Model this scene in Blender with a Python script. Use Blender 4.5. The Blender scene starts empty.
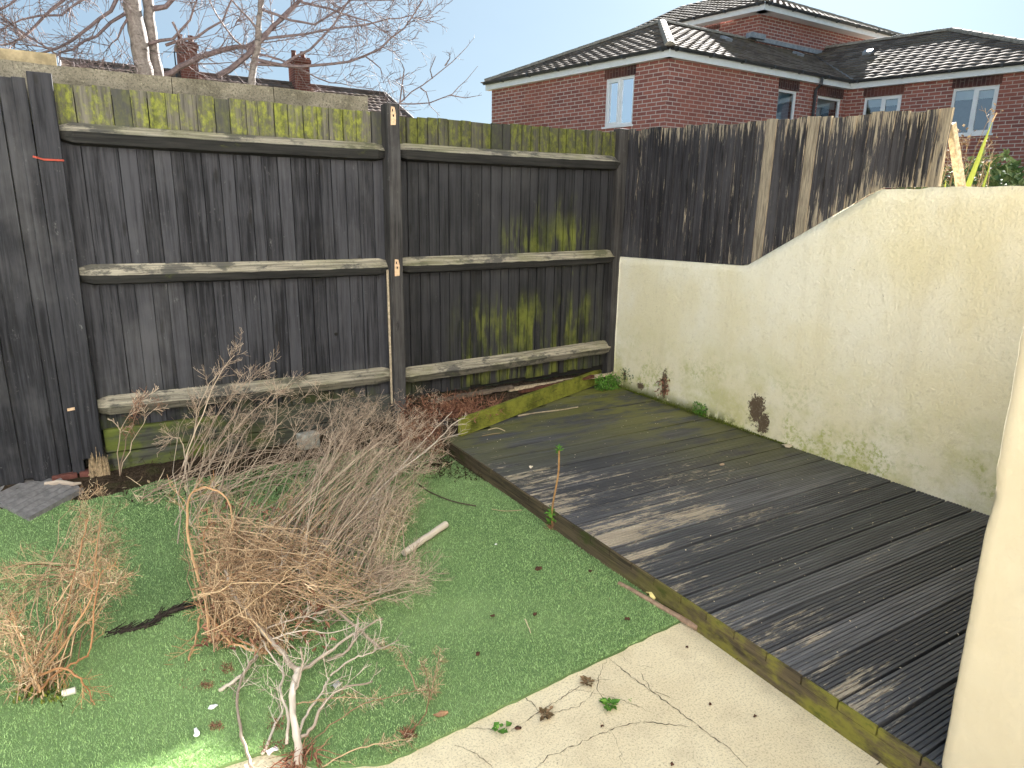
import bpy, bmesh, math, random
import numpy as np
from mathutils import Vector, Matrix, noise as mnoise
R = math.radians
C = bpy.context.scene.collection
scene = bpy.context.scene
random.seed(7)

# ------------------------------------------------------------------ camera
F = 680.0; CX, CY = 512.0, 384.0; H = 1.5
ROLL = math.atan(25/1586); PITCH = math.atan(171.5/F)
def lray(u, v):
    dx, dy = (u-CX)/F, (v-CY)/F
    c, s = math.cos(ROLL), math.sin(ROLL)
    x = c*dx+s*dy; y = -s*dx+c*dy
    return Vector((x, math.cos(PITCH)-math.sin(PITCH)*y, -math.sin(PITCH)-math.cos(PITCH)*y))
_d = lray(94, 205.9); YAW = math.atan2(_d.x, _d.y)
def wray(u, v):
    d = lray(u, v); c, s = math.cos(YAW), math.sin(YAW)
    return Vector((c*d.x-s*d.y, s*d.x+c*d.y, d.z))
def g(u, v, z=0.0):
    d = wray(u, v); t = (z-H)/d.z
    return Vector((d.x*t, d.y*t, z))
def ony(u, v, y):
    d = wray(u, v); t = y/d.y
    return Vector((d.x*t, y, H+d.z*t))
cam = bpy.data.cameras.new('camera'); co = bpy.data.objects.new('camera', cam); C.objects.link(co)
fwd = wray(CX, CY).normalized()
rgt = (wray(CX+100, CY)-wray(CX, CY)).normalized()
upv = rgt.cross(fwd).normalized()
M = Matrix((( rgt.x, upv.x, -fwd.x, 0), (rgt.y, upv.y, -fwd.y, 0), (rgt.z, upv.z, -fwd.z, H), (0, 0, 0, 1)))
co.matrix_world = M
cam.sensor_fit = 'HORIZONTAL'; cam.sensor_width = 36; cam.lens = F/1024*36
cam.clip_start = 0.05; cam.clip_end = 2000
scene.camera = co

# ------------------------------------------------------------------ sky, sun, exposure
SUN_AZ, SUN_EL = 37.0, 26.5            # azimuth counted from +x towards +y
w = bpy.data.worlds.new('World'); scene.world = w; w.use_nodes = True
nt = w.node_tree; nt.nodes.clear()
sky = nt.nodes.new('ShaderNodeTexSky'); sky.sky_type = 'NISHITA'; sky.sun_disc = False
sky.sun_elevation = R(SUN_EL); sky.sun_rotation = R(90-SUN_AZ)
sky.air_density = 1.0; sky.dust_density = 1.0; sky.ozone_density = 1.0
bg = nt.nodes.new('ShaderNodeBackground'); bg.inputs['Strength'].default_value = 0.05
wo = nt.nodes.new('ShaderNodeOutputWorld')
# thin high cloud whitening the blue
tc = nt.nodes.new('ShaderNodeTexCoord'); mp = nt.nodes.new('ShaderNodeMapping'); mp.inputs['Scale'].default_value = (1.0, 1.6, 4.0)
ns = nt.nodes.new('ShaderNodeTexNoise'); ns.inputs['Scale'].default_value = 1.6; ns.inputs['Detail'].default_value = 6; ns.inputs['Roughness'].default_value = .55
mr = nt.nodes.new('ShaderNodeMapRange'); mr.inputs[1].default_value = .35; mr.inputs[2].default_value = .75; mr.inputs[3].default_value = .1; mr.inputs[4].default_value = .85
hs = nt.nodes.new('ShaderNodeHueSaturation'); hs.inputs['Saturation'].default_value = 0.12; hs.inputs['Value'].default_value = 1.1
mx = nt.nodes.new('ShaderNodeMix'); mx.data_type = 'RGBA'
L = nt.links.new
L(tc.outputs['Generated'], mp.inputs['Vector']); L(mp.outputs[0], ns.inputs['Vector']); L(ns.outputs[0], mr.inputs[0])
L(sky.outputs[0], hs.inputs['Color']); L(mr.outputs[0], mx.inputs[0]); L(sky.outputs[0], mx.inputs[6]); L(hs.outputs[0], mx.inputs[7])
gd = nt.nodes.new('ShaderNodeMix'); gd.data_type = 'RGBA'; gd.blend_type = 'MULTIPLY'; gd.inputs[0].default_value = 1; gd.inputs[7].default_value = (.68, .885, 1.07, 1); gm_ = nt.nodes.new('ShaderNodeGamma'); gm_.inputs['Gamma'].default_value = .4
L(mx.outputs[2], gm_.inputs['Color']); L(gm_.outputs[0], gd.inputs[6]); L(gd.outputs[2], bg.inputs['Color']); L(bg.outputs[0], wo.inputs['Surface'])
sl = bpy.data.lights.new('sun', 'SUN'); sl.energy = 5.0; sl.angle = R(0.6); sl.color = (1.0, .965, .92)
so = bpy.data.objects.new('sun', sl); C.objects.link(so)
sd = Vector((math.cos(R(SUN_EL))*math.cos(R(SUN_AZ)), math.cos(R(SUN_EL))*math.sin(R(SUN_AZ)), math.sin(R(SUN_EL))))
so.rotation_euler = sd.to_track_quat('Z', 'Y').to_euler(); so.location = (5, 5, 12)
vs = scene.view_settings; vs.view_transform = 'Standard'; vs.look = 'None'; vs.gamma = 1; vs.use_curve_mapping = False
vs.exposure = 2.88

# ------------------------------------------------------------------ material helper
class G:
    def __init__(s, name):
        s.m = bpy.data.materials.new(name); s.m.use_nodes = True; s.t = s.m.node_tree; s.t.nodes.clear()
        s.out = s.t.nodes.new('ShaderNodeOutputMaterial'); s.b = s.t.nodes.new('ShaderNodeBsdfPrincipled')
        s.t.links.new(s.b.outputs[0], s.out.inputs[0]); s.b.inputs['Roughness'].default_value = .8
        s.b.inputs['Specular IOR Level'].default_value = .3
        s.P = s.n('ShaderNodeNewGeometry').outputs['Position']; s.geo = s.P.node
    def n(s, k): return s.t.nodes.new(k)
    def set(s, i, v):
        if isinstance(v, bpy.types.NodeSocket): s.t.links.new(v, i)
        else:
            if isinstance(v, (tuple, list)) and len(v) == 3 and i.type == 'RGBA': v = (*v, 1)
            i.default_value = v
    def math(s, op, a, b=0.0, c=0.0, clamp=False):
        n = s.n('ShaderNodeMath'); n.operation = op; n.use_clamp = clamp
        s.set(n.inputs[0], a); s.set(n.inputs[1], b); s.set(n.inputs[2], c); return n.outputs[0]
    def mul(s, a, b): return s.math('MULTIPLY', a, b)
    def add(s, a, b): return s.math('ADD', a, b)
    def vec(s, sc, rot=0.0, loc=(0,0,0), src=None):
        n = s.n('ShaderNodeMapping'); s.set(n.inputs[0], src or s.P); n.inputs['Scale'].default_value = sc
        n.inputs['Rotation'].default_value = (0, 0, rot); n.inputs['Location'].default_value = loc; return n.outputs[0]
    def noise(s, v, scale=1.0, detail=4.0, rough=.6, out=0):
        n = s.n('ShaderNodeTexNoise'); s.set(n.inputs['Vector'], v); n.inputs['Scale'].default_value = scale
        n.inputs['Detail'].default_value = detail; n.inputs['Roughness'].default_value = rough; return n.outputs[out]
    def vor(s, v, scale=1.0, feature='F1', out=0, rnd=1.0):
        n = s.n('ShaderNodeTexVoronoi'); n.feature = feature; s.set(n.inputs['Vector'], v); n.inputs['Scale'].default_value = scale
        n.inputs['Randomness'].default_value = rnd; return n.outputs[out]
    def mr(s, v, a, b, c=0.0, d=1.0):
        n = s.n('ShaderNodeMapRange'); n.interpolation_type = 'SMOOTHSTEP' if (c, d) == (0., 1.) or (c, d) == (1., 0.) else 'LINEAR'
        s.set(n.inputs[0], v)
        for i, x in enumerate((a, b, c, d)): n.inputs[i+1].default_value = x
        return n.outputs[0]
    def band(s, v, a, b, soft):      # 1 between a and b
        return s.mul(s.mr(v, a-soft, a+soft), s.mr(v, b-soft, b+soft, 1., 0.))
    def mix(s, f, a, b):
        n = s.n('ShaderNodeMix'); n.data_type = 'RGBA'; s.set(n.inputs[0], f); s.set(n.inputs[6], a); s.set(n.inputs[7], b); return n.outputs[2]
    def ramp(s, f, stops):
        n = s.n('ShaderNodeValToRGB'); s.set(n.inputs[0], f); e = n.color_ramp.elements
        while len(e) < len(stops): e.new(.5)
        for x, (p, c) in zip(e, stops): x.position = p; x.color = (*c, 1)
        return n.outputs[0]
    def xyz(s):
        n = s.n('ShaderNodeSeparateXYZ'); s.set(n.inputs[0], s.P); return n.outputs
    def comb(s, x, y, z=0.0):
        n = s.n('ShaderNodeCombineXYZ'); s.set(n.inputs[0], x); s.set(n.inputs[1], y); s.set(n.inputs[2], z); return n.outputs[0]
    def attr(s, name='rnd'):
        n = s.n('ShaderNodeAttribute'); n.attribute_name = name; return n.outputs['Fac']
    def bump(s, h, strength=.3, dist=.01):
        n = s.n('ShaderNodeBump'); s.set(n.inputs['Height'], h); n.inputs['Strength'].default_value = strength
        n.inputs['Distance'].default_value = dist
        if s.b.inputs['Normal'].links: s.t.links.new(s.b.inputs['Normal'].links[0].from_socket, n.inputs['Normal'])
        s.t.links.new(n.outputs[0], s.b.inputs['Normal'])
    def fin(s, col, rough=.8, spec=None):
        s.set(s.b.inputs['Base Color'], col); s.set(s.b.inputs['Roughness'], rough)
        if spec is not None: s.b.inputs['Specular IOR Level'].default_value = spec
        return s.m

def flat(name, col, rough=.7, var=.25, scale=40, spec=.3):
    q = G(name); n = q.noise(q.P, scale, 5, .65)
    c1 = tuple(c*(1-var) for c in col); c2 = tuple(min(1, c*(1+var)) for c in col)
    q.bump(n, .2, .004)
    return q.fin(q.mix(q.mr(n, .3, .7), c1, c2), rough, spec)

# ---- black stained fence wood
def fence_wood(name, algae=None, wear=.0, axis='z', base=((.009, .009, .011), (.053, .053, .060))):
    q = G(name); X, Y, Z = q.xyz(); r = q.attr()
    sc = {'z': (55, 55, 2.2), 'x': (2.2, 55, 55), 'y': (55, 2.2, 55)}[axis]
    off = q.comb(q.mul(r, 37.), q.mul(r, 19.), q.mul(r, 11.))
    va = q.n('ShaderNodeVectorMath'); va.operation = 'ADD'; q.set(va.inputs[0], q.vec(sc)); q.set(va.inputs[1], off)
    gr = q.noise(va.outputs[0], 1.0, 6, .7)
    big = q.noise(q.P, 3.2, 4, .6)
    t = q.math('ADD', q.mul(gr, .78), q.add(q.mul(big, .22), q.mul(r, .13)))
    col = q.mix(q.mr(t, .40, .70), base[0], base[1])
    # chalky scuffs and small pale nicks
    sp = q.noise(q.vec((22, 22, 9)), 1.0, 8, .8)
    col = q.mix(q.mul(q.mr(sp, .60, .74), .6), col, (.21, .205, .20)); fsp = q.noise(q.vec((90, 90, 40)), 1.0, 3, .8); col = q.mix(q.mul(q.mr(fsp, .70, .76), .6), col, (.30, .29, .27))
    kn = q.vor(q.vec((9, 9, 2.2), loc=(3.1, 0, 1.3)), 1.0)
    kn = q.add(kn, q.mul(q.math('SUBTRACT', sp, .5), .25)); col = q.mix(q.mul(q.mr(kn, .05, .15, 1., 0.), .75), col, (.010, .009, .008))
    hb = q.noise(q.vec((2.1, 2.1, 1.4), loc=(4, 4, 4)), 1.0, 5, .6); col = q.mix(q.mul(q.mr(hb, .5, .7), .35), col, (.115, .113, .115))
    if wear:
        wv = q.noise(q.vec((38, 38, 1.3) if axis == 'z' else (1.3, 38, 38)), 1.0, 5, .6)
        col = q.mix(q.mr(wv, .74-wear*.25, .80-wear*.22), col, (.34, .27, .18))
    if algae: col = algae(q, col, X, Y, Z, r, gr)
    q.bump(gr, .55, .004)
    return q.fin(col, .78, .25)

def algae_panel(q, col, X, Y, Z, r, gr):
    st = q.noise(q.vec((14, 14, 2.2)), 1.0, 4, .6)
    bl = q.noise(q.vec((6, 6, 5), loc=(5, 2, 1)), 1.0, 5, .65)
    # strip above the top rail
    top = q.mr(Z, 1.885, 1.93)
    grey = q.mix(q.mr(gr, .3, .7), (.045, .042, .036), (.17, .155, .125))
    b2 = q.noise(q.vec((34, 34, 20), loc=(1, 1, 9)), 1.0, 5, .75)
    green = q.mix(q.mr(b2, .35, .7), (.065, .075, .012), (.26, .28, .04))
    topc = q.mix(q.mul(q.mr(q.add(q.mul(st, .55), q.add(q.mul(b2, .35), q.mul(r, .02))), .37, .55), .9), grey, green)
    darkb = q.mr(r, .93, .96); topc = q.mix(q.mul(darkb, .75), topc, (.045, .045, .045))
    col = q.mix(top, col, topc)
    # streaks over the middle and bottom rails on the right panel
    xz = q.band(X, 2.55, 3.35, .12); xz2 = q.band(X, 2.2, 3.4, .15)
    s1 = q.mul(q.mul(xz, q.band(Z, 1.18, 1.42, .13)), q.mr(st, .46, .62))
    s2 = q.mul(q.mul(xz2, q.band(Z, .15, .85, .12)), q.mr(st, .42, .62))
    s3 = q.mul(q.mul(q.band(X, 2.6, 3.3, .12), q.band(Z, .5, 1.5, .2)), q.mr(st, .60, .68))
    m = q.math('MAXIMUM', q.math('MAXIMUM', s1, s2), s3)
    col = q.mix(q.mr(X, 1.66, 1.7), col, q.mix(.45, col, (.012, .012, .011)))
    col = q.mix(q.mul(m, .72), col, q.mix(q.mr(bl, .35, .65), (.05, .06, .012), (.17, .19, .03)))
    low = q.mul(q.mul(q.mr(Z, .3, .5, 1., 0.), q.mr(X, 2.0, 1.7)), q.mr(bl, .42, .6))
    return q.mix(q.mul(low, .5), col, (.06, .075, .015))
M_panel = fence_wood('fence_stain_with_algae', algae_panel)
def algae_low(q, col, X, Y, Z, r, gr):
    bl = q.noise(q.vec((5, 5, 9)), 1.0, 5, .65)
    m = q.mul(q.mr(bl, .38, .62), q.mr(X, 1.15, .3))
    col = q.mix(q.mul(m, .85), col, (.10, .125, .018))
    return q.mix(q.mul(q.mr(bl, .6, .7), .5), col, (.17, .18, .04))
M_sleeper = fence_wood('sleeper_wood_with_algae', algae_low, axis='x', base=((.03, .032, .026), (.085, .085, .065)))
M_gate = fence_wood('gate_stain', base=((.008, .008, .010), (.038, .038, .043)))
M_post = fence_wood('post_stain', base=((.014, .013, .013), (.062, .058, .055)))
def wear_right(q, col, X, Y, Z, r, gr):
    # bare wood along top and bottom edges at the worn end, and a few bare boards
    zb = q.math('SUBTRACT', Z, q.mr(Y, 3.07, 2.23, 1.185, 1.656))
    zt = q.math('SUBTRACT', q.mr(Y, 4.32, 1.94, 2.13, 2.02), Z)
    n1 = q.noise(q.vec((30, 34, 2.4)), 1.0, 6, .7); n2 = q.noise(q.vec((90, 100, 7)), 1.0, 5, .7)
    right = q.mr(Y, 3.9, 2.2)
    e = q.math('MAXIMUM', q.mr(zt, .16, .0), q.mul(q.mr(zb, .16, .0), q.mr(Y, 3.3, 2.3)))
    e2 = q.mr(q.math('ABSOLUTE', q.math('SUBTRACT', Y, 1.95)), .10, .0)
    m = q.add(q.mul(q.add(n1, n2), .5), q.add(q.mul(e, .085), q.add(q.mul(right, .03), q.mul(e2, .10))))
    m = q.add(m, q.mul(q.mr(r, .93, .95), .28))
    m = q.add(m, q.mul(q.mul(q.mr(Y, 3.5, 4.1), q.mr(r, .55, .75)), .075))
    bare = q.mix(q.mr(n2, .35, .65), (.20, .165, .12), (.44, .37, .27))
    return q.mix(q.mul(q.mr(m, .575, .64), .9), col, bare)
M_right = fence_wood('worn_fence_stain', wear_right, base=((.016, .015, .017), (.068, .064, .069)))
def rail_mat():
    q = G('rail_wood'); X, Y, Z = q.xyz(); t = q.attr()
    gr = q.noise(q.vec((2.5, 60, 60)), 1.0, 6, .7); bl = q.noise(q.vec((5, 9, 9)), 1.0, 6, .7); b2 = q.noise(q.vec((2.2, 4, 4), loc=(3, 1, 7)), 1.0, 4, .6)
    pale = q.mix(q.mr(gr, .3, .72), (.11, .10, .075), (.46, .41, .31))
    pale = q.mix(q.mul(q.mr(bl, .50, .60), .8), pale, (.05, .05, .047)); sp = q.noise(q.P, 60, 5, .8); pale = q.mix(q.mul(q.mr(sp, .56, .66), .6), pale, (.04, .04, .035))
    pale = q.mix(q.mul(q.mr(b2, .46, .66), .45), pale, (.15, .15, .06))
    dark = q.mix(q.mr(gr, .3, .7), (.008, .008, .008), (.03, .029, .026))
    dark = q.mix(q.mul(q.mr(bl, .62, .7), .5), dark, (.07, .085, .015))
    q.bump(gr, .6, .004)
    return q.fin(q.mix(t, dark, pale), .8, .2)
M_rail = rail_mat()
M_bare = flat('bare_splintered_wood', (.44, .36, .25), .8, .35, 60)
M_chip = flat('pale_wood_filler', (.62, .43, .27), .8, .2, 80)
M_dark = flat('dark_hole', (.012, .011, .01), .9)

def deck_mat():
    q = G('grooved_deck_stain'); X, Y, Z = q.xyz(); r = q.attr()
    gr = q.noise(q.vec((2.2, 60, 60)), 1.0, 6, .7); big = q.noise(q.vec((1.2, 2.2, 1)), 1.0, 4, .6)
    va = q.n('ShaderNodeVectorMath'); va.operation = 'ADD'; q.set(va.inputs[0], q.vec((2.4, 24, 5), loc=(0, 4.2, 0))); q.set(va.inputs[1], q.comb(q.mul(r, 31.), q.mul(r, 17.), 0.0))
    w1 = q.noise(va.outputs[0], 1.0, 7, .72); w2 = q.noise(q.vec((1.3, 4.5, 2), loc=(3, 1, 0)), 1.0, 4, .6); wr = q.add(q.mul(w1, .62), q.mul(w2, .38)); fine = q.noise(q.vec((20, 150, 150)), 1.0, 5, .75)
    col = q.mix(q.mr(q.add(q.mul(gr, .72), q.add(q.mul(big, .13), q.mul(r, .14))), .40, .76), (.040, .042, .050), (.165, .168, .185))
    # where feet and rain have taken the stain off
    zone = q.mul(q.band(X, 1.4, 2.55, .35), q.band(Y, 1.85, 2.9, .28))
    edge = q.mul(q.mr(X, 2.15, 1.76), q.mr(Y, 3.7, 3.2))
    band2 = q.mul(q.band(X, 2.3, 3.1, .3), q.band(Y, 2.05, 2.5, .15))
    m = q.add(q.add(q.mul(wr, .72), q.mul(fine, .28)), q.add(q.mul(zone, .055), q.add(q.mul(edge, .032), q.add(q.mul(band2, .03), q.mul(q.band(Y, 2.08, 2.2, .01), q.mul(q.mr(X, 2.8, 1.9), .055))))))
    m = q.add(m, q.mul(q.band(Y, 1.1, 2.0, .08), q.mul(q.mr(X, 2.35, 1.8), .022)))
    bare = q.mix(q.mr(gr, .3, .7), (.26, .22, .165), (.50, .43, .33))
    col = q.mix(q.mul(q.mr(m, .575, .625), .85), col, bare)
    sc = q.noise(q.vec((30, 60, 30)), 1.0, 6, .8); col = q.mix(q.mul(q.mr(sc, .66, .74), .5), col, (.30, .29, .27))
    ms = q.noise(q.vec((2.4, 7, 3), loc=(7, 3, 0)), 1.0, 6, .65)
    mz = q.add(q.mul(q.mr(Y, 2.6, 3.9), .6), q.mul(q.mr(X, 2.4, 3.4), .45))
    mz = q.mul(mz, q.mr(Y, 2.0, 2.7))
    col = q.mix(q.mul(q.mul(mz, q.mr(ms, .36, .56)), .85), col, (.15, .15, .03))
    q.bump(gr, .35, .003)
    return q.fin(col, q.mr(big, .3, .7, .42, .6), .45)
M_deck = deck_mat()
def fascia_mat():
    q = G('mossy_fascia'); X, Y, Z = q.xyz()
    gr = q.noise(q.vec((60, 2.4, 60)), 1.0, 6, .7); b = q.noise(q.vec((6, 6, 12)), 1.0, 6, .65)
    col = q.mix(q.mr(gr, .3, .7), (.035, .028, .018), (.13, .10, .06))
    col = q.mix(q.mul(q.mr(b, .38, .6), q.mr(Y, 2.3, 1.1)), col, (.20, .185, .035))
    col = q.mix(q.mul(q.mr(b, .55, .7), .8), col, (.045, .06, .012))
    q.bump(gr, .6, .005); return q.fin(col, .85, .2)
M_fascia = fascia_mat()
def moss_board():
    q = G('mossy_ribbed_board'); gr = q.noise(q.vec((9, 9, 60)), 1.0, 6, .7); b = q.noise(q.P, 9, 6, .7)
    col = q.mix(q.mr(b, .3, .65), (.085, .095, .02), (.24, .25, .045)); col = q.mix(q.mul(q.mr(gr, .55, .7), .6), col, (.05, .045, .03))
    q.bump(gr, .5, .005); return q.fin(col, .9, .1)
M_mossboard = moss_board()

def wall_mat():
    q = G('weathered_cream_render'); X, Y, Z = q.xyz()
    fine = q.noise(q.P, 55, 6, .7); med = q.noise(q.P, 14, 5, .6); big = q.noise(q.vec((1, 1.3, 1.0)), 1.3, 5, .6); drip = q.noise(q.vec((3, 5.5, .7)), 1.0, 5, .6)
    col = q.mix(q.mr(big, .35, .65), (.78, .715, .50), (.84, .80, .655))
    col = q.mix(q.mul(q.mr(drip, .5, .68), .25), col, (.64, .57, .39))
    zz = q.math('SUBTRACT', Z, .1)
    gz = q.mul(q.mr(zz, .75, .05), q.mr(q.noise(q.vec((2.6, 2.6, 3.2), loc=(0, 1, 4)), 1.0, 6, .7), .40, .66))
    col = q.mix(q.mul(gz, .62), col, (.49, .47, .13))
    gl = q.mul(q.mr(q.noise(q.P, 30, 6, .75), .45, .6), q.mul(q.mr(zz, .55, .1), q.mr(q.noise(q.vec((1, 2.6, 3), loc=(2, 8, 3)), 1.0, 4, .6), .48, .60)))
    col = q.mix(q.mul(gl, .75), col, (.34, .38, .06))
    bot = q.mul(q.mr(zz, .10, .0), q.mr(q.add(med, q.mul(q.mr(Y, 2.7, 3.6), .16)), .50, .60)); bot = q.mul(bot, q.mr(Y, 2.6, 3.0))
    col = q.mix(q.mul(bot, .95), col, (.09, .105, .02))
    # pale stain running down under the coping, dark pits
    pit = q.noise(q.vec((26, 26, 26), loc=(9, 1, 2)), 1.0, 4, .8); col = q.mix(q.mul(q.mr(pit, .70, .73), .8), col, (.16, .12, .08))
    # dusty grey along the top edge
    dist = q.noise(q.vec((38, 38, 38)), 1.0, 6, .8, 0)
    warp = q.mul(q.math('SUBTRACT', dist, .5), .34)
    for (py, pz, sy, sz) in ((2.865, .265, .065, .10), (2.80, .19, .045, .075), (3.735, .24, .028, .11), (4.0, .17, .04, .03), (4.2, .21, .02, .04)):
        dy = q.math('DIVIDE', q.math('SUBTRACT', Y, py), sy); dz = q.math('DIVIDE', q.math('SUBTRACT', Z, pz), sz)
        d2 = q.math('SQRT', q.add(q.mul(dy, dy), q.mul(dz, dz)))
        d2 = q.add(d2, q.mul(warp, 9.0))
        col = q.mix(q.mr(d2, .97, 1.0, 1., 0.), col, (.115, .082, .052))
    sp3 = q.noise(q.P, 26, 6, .8); col = q.mix(q.mul(q.mr(sp3, .52, .66), .30), col, (.52, .47, .32)); sp4 = q.noise(q.P, 75, 5, .8); col = q.mix(q.mul(q.mr(sp4, .58, .68), .35), col, (.42, .37, .24)); col = q.mix(q.mul(q.mr(sp4, .42, .32), .4), col, (.90, .88, .80)); q.bump(med, .25, .02); q.bump(fine, .9, .010)
    return q.fin(col, .9, .15)
M_wall = wall_mat()
def house_wall_mat():
    q = G('smooth_cream_render'); fine = q.noise(q.P, 38, 6, .7); big = q.noise(q.P, 2.0, 4, .6)
    col = q.mix(q.mr(big, .3, .7), (.62, .53, .37), (.68, .60, .44))
    pit = q.noise(q.P, 45, 4, .8); col = q.mix(q.mul(q.mr(pit, .66, .72), .35), col, (.5, .42, .28))
    q.bump(q.noise(q.P, 14, 4, .6), .25, .02); q.bump(fine, .25, .006); return q.fin(col, .85, .2)
M_house = house_wall_mat()
def patio_mat():
    q = G('worn_sandy_concrete'); X, Y, Z = q.xyz()
    f = q.noise(q.P, 150, 5, .75); m = q.noise(q.P, 9, 6, .65); b = q.noise(q.P, 1.8, 4, .6); vo = q.vor(q.P, 130)
    col = q.mix(q.mr(b, .3, .7), (.67, .57, .385), (.79, .70, .50)); col = q.mix(q.mul(q.mr(m, .45, .72), .55), col, (.57, .48, .33))
    col = q.mix(q.mul(q.mr(f, .50, .62), .6), col, (.30, .25, .17)); sn = q.noise(q.P, 230, 3, .8); col = q.mix(q.mul(q.mr(sn, .60, .68), .75), col, (.17, .14, .10)); col = q.mix(q.mul(q.mr(vo, .16, .07), .35), col, (.72, .66, .5))
    spk = q.noise(q.P, 60, 3, .8); col = q.mix(q.mr(spk, .70, .73), col, (.06, .05, .04))
    q.bump(f, .4, .003); return q.fin(col, .9, .15)
M_patio = patio_mat()
def soil_mat():
    q = G('damp_soil'); f = q.noise(q.P, 60, 7, .75); b = q.noise(q.P, 6, 5, .6)
    col = q.mix(q.mr(f, .3, .7), (.018, .013, .009), (.10, .07, .045)); col = q.mix(q.mul(q.mr(b, .5, .65), .55), col, (.05, .055, .02))
    q.bump(f, .8, .02); return q.fin(col, .95, .1)
M_soil = soil_mat()
def turf_mat(name, k):
    q = G(name); X, Y, Z = q.xyz(); r = q.attr(); b = q.noise(q.P, 1.5, 5, .6); f = q.noise(q.P, 120, 4, .7)
    col = q.mix(q.mr(q.add(q.mul(r, .7), q.mul(f, .3)), .1, .9), tuple(c*k for c in (.075, .145, .048)), tuple(c*k for c in (.38, .54, .23)))
    col = q.mix(q.mul(q.mr(b, .42, .68), .5), col, (.25*k, .36*k, .15*k))
    lf = q.mul(q.mr(X, .9, .0), q.mr(Y, 3.4, 2.0)); col = q.mix(q.mul(lf, .35), col, (.27*k, .40*k, .16*k))
    dirt = q.noise(q.P, 5, 6, .7); col = q.mix(q.mul(q.mr(dirt, .64, .74), .3), col, (.06*k, .08*k, .03*k))
    return q.fin(col, .55, .3)
M_turf = turf_mat('turf_backing', .9); M_blade = turf_mat('turf_fibre', 1.35)
def ground_mat():
    q = G('rough_ground'); b = q.noise(q.P, 1.2, 6, .65); f = q.noise(q.P, 20, 5, .7)
    return q.fin(q.mix(q.mr(b, .35, .65), (.05, .07, .025), (.10, .085, .05)), .95, .1)
M_ground = ground_mat()
def concrete_mat():
    q = G('lichened_concrete'); f = q.noise(q.P, 90, 6, .75); b = q.noise(q.P, 7, 5, .6)
    col = q.mix(q.mr(b, .3, .7), (.12, .108, .078), (.23, .205, .155)); col = q.mix(q.mul(q.mr(f, .50, .60), .7), col, (.055, .05, .035)); f2 = q.noise(q.P, 40, 5, .8); col = q.mix(q.mul(q.mr(f2, .58, .66), .6), col, (.36, .33, .23))
    col = q.mix(q.mul(q.mr(f, .40, .30), .5), col, (.5, .46, .33)); q.bump(f, .6, .006); return q.fin(col, .9, .15)
M_conc = concrete_mat()

def brick_mat(name, tx, ty, c1=(.40, .145, .115), c2=(.24, .09, .08), mortar=(.62, .54, .48), soldier=False):
    q = G(name); X, Y, Z = q.xyz()
    u = q.add(q.mul(X, tx), q.mul(Y, ty))
    v = q.comb(u, Z, 0.0) if not soldier else q.comb(Z, u, 0.0)
    n = q.n('ShaderNodeTexBrick'); q.set(n.inputs['Vector'], v); n.inputs['Scale'].default_value = 1.0
    n.inputs['Brick Width'].default_value = .225; n.inputs['Row Height'].default_value = .075; n.inputs['Mortar Size'].default_value = .008
    n.inputs['Mortar Smooth'].default_value = .2; n.inputs['Bias'].default_value = -.1
    n.inputs['Color1'].default_value = (*c1, 1); n.inputs['Color2'].default_value = (*c2, 1); n.inputs['Mortar'].default_value = (*mortar, 1)
    b = q.noise(q.P, .9, 5, .6); f = q.noise(q.P, 25, 5, .7)
    col = q.mix(q.mul(q.mr(b, .40, .65), .35), n.outputs[0], (.36, .13, .09)); col = q.mix(q.mul(q.mr(f, .5, .7), .25), col, (.10, .04, .035))
    q.bump(n.outputs['Fac'], -.4, .006)
    return q.fin(col, .85, .2)
def tile_mat(name, base=((.115, .09, .075), (.22, .18, .15)), lichen=.4):
    q = G(name); r = q.attr(); f = q.noise(q.P, 18, 6, .75); b = q.noise(q.P, .8, 5, .6)
    col = q.mix(q.mr(q.add(q.mul(f, .5), q.mul(r, .5)), .2, .8), base[0], base[1])
    col = q.mix(q.mul(q.mr(q.noise(q.P, 9, 6, .8), .55, .68), lichen), col, (.24, .20, .13))
    col = q.mix(q.mul(q.mr(b, .5, .65), .4), col, (.19, .15, .085))
    return q.fin(col, .95, .08)
M_tile = tile_mat('weathered_concrete_tiles')
M_tile2 = tile_mat('old_brown_tiles', ((.09, .065, .055), (.22, .17, .14)), .45)
M_white = flat('white_paint', (.90, .91, .93), .45, .04, 8, .5)
M_gutter = flat('dark_grey_plastic', (.045, .045, .05), .4, .2, 10, .5)
M_lead = flat('lead_flashing', (.30, .32, .35), .55, .25, 12, .4)
M_ridge = flat('mortared_ridge_tiles', (.34, .29, .23), .8, .3, 14)
def glass_mat():
    q = G('window_glass'); t = q.t; tr = q.n('ShaderNodeBsdfTransparent'); tr.inputs[0].default_value = (.78, .86, .9, 1)
    gl = q.n('ShaderNodeBsdfGlossy'); gl.inputs['Roughness'].default_value = .02; gl.inputs['Color'].default_value = (.9, .95, 1, 1)
    fr = q.n('ShaderNodeFresnel'); fr.inputs[0].default_value = 1.9; ms = q.n('ShaderNodeMixShader')
    q.set(ms.inputs[0], q.math('ADD', fr.outputs[0], .16, clamp=True)); t.links.new(tr.outputs[0], ms.inputs[1]); t.links.new(gl.outputs[0], ms.inputs[2])
    t.links.new(ms.outputs[0], q.out.inputs[0]); return q.m
M_glass = glass_mat()
M_curtain = flat('pale_blue_curtain', (.58, .74, .86), .9, .06, 6, .1)
M_room = flat('dim_room', (.05, .05, .055), .9, .3, 3)
M_blind = flat('white_blind', (.75, .78, .8), .8, .04, 6, .1)

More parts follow.
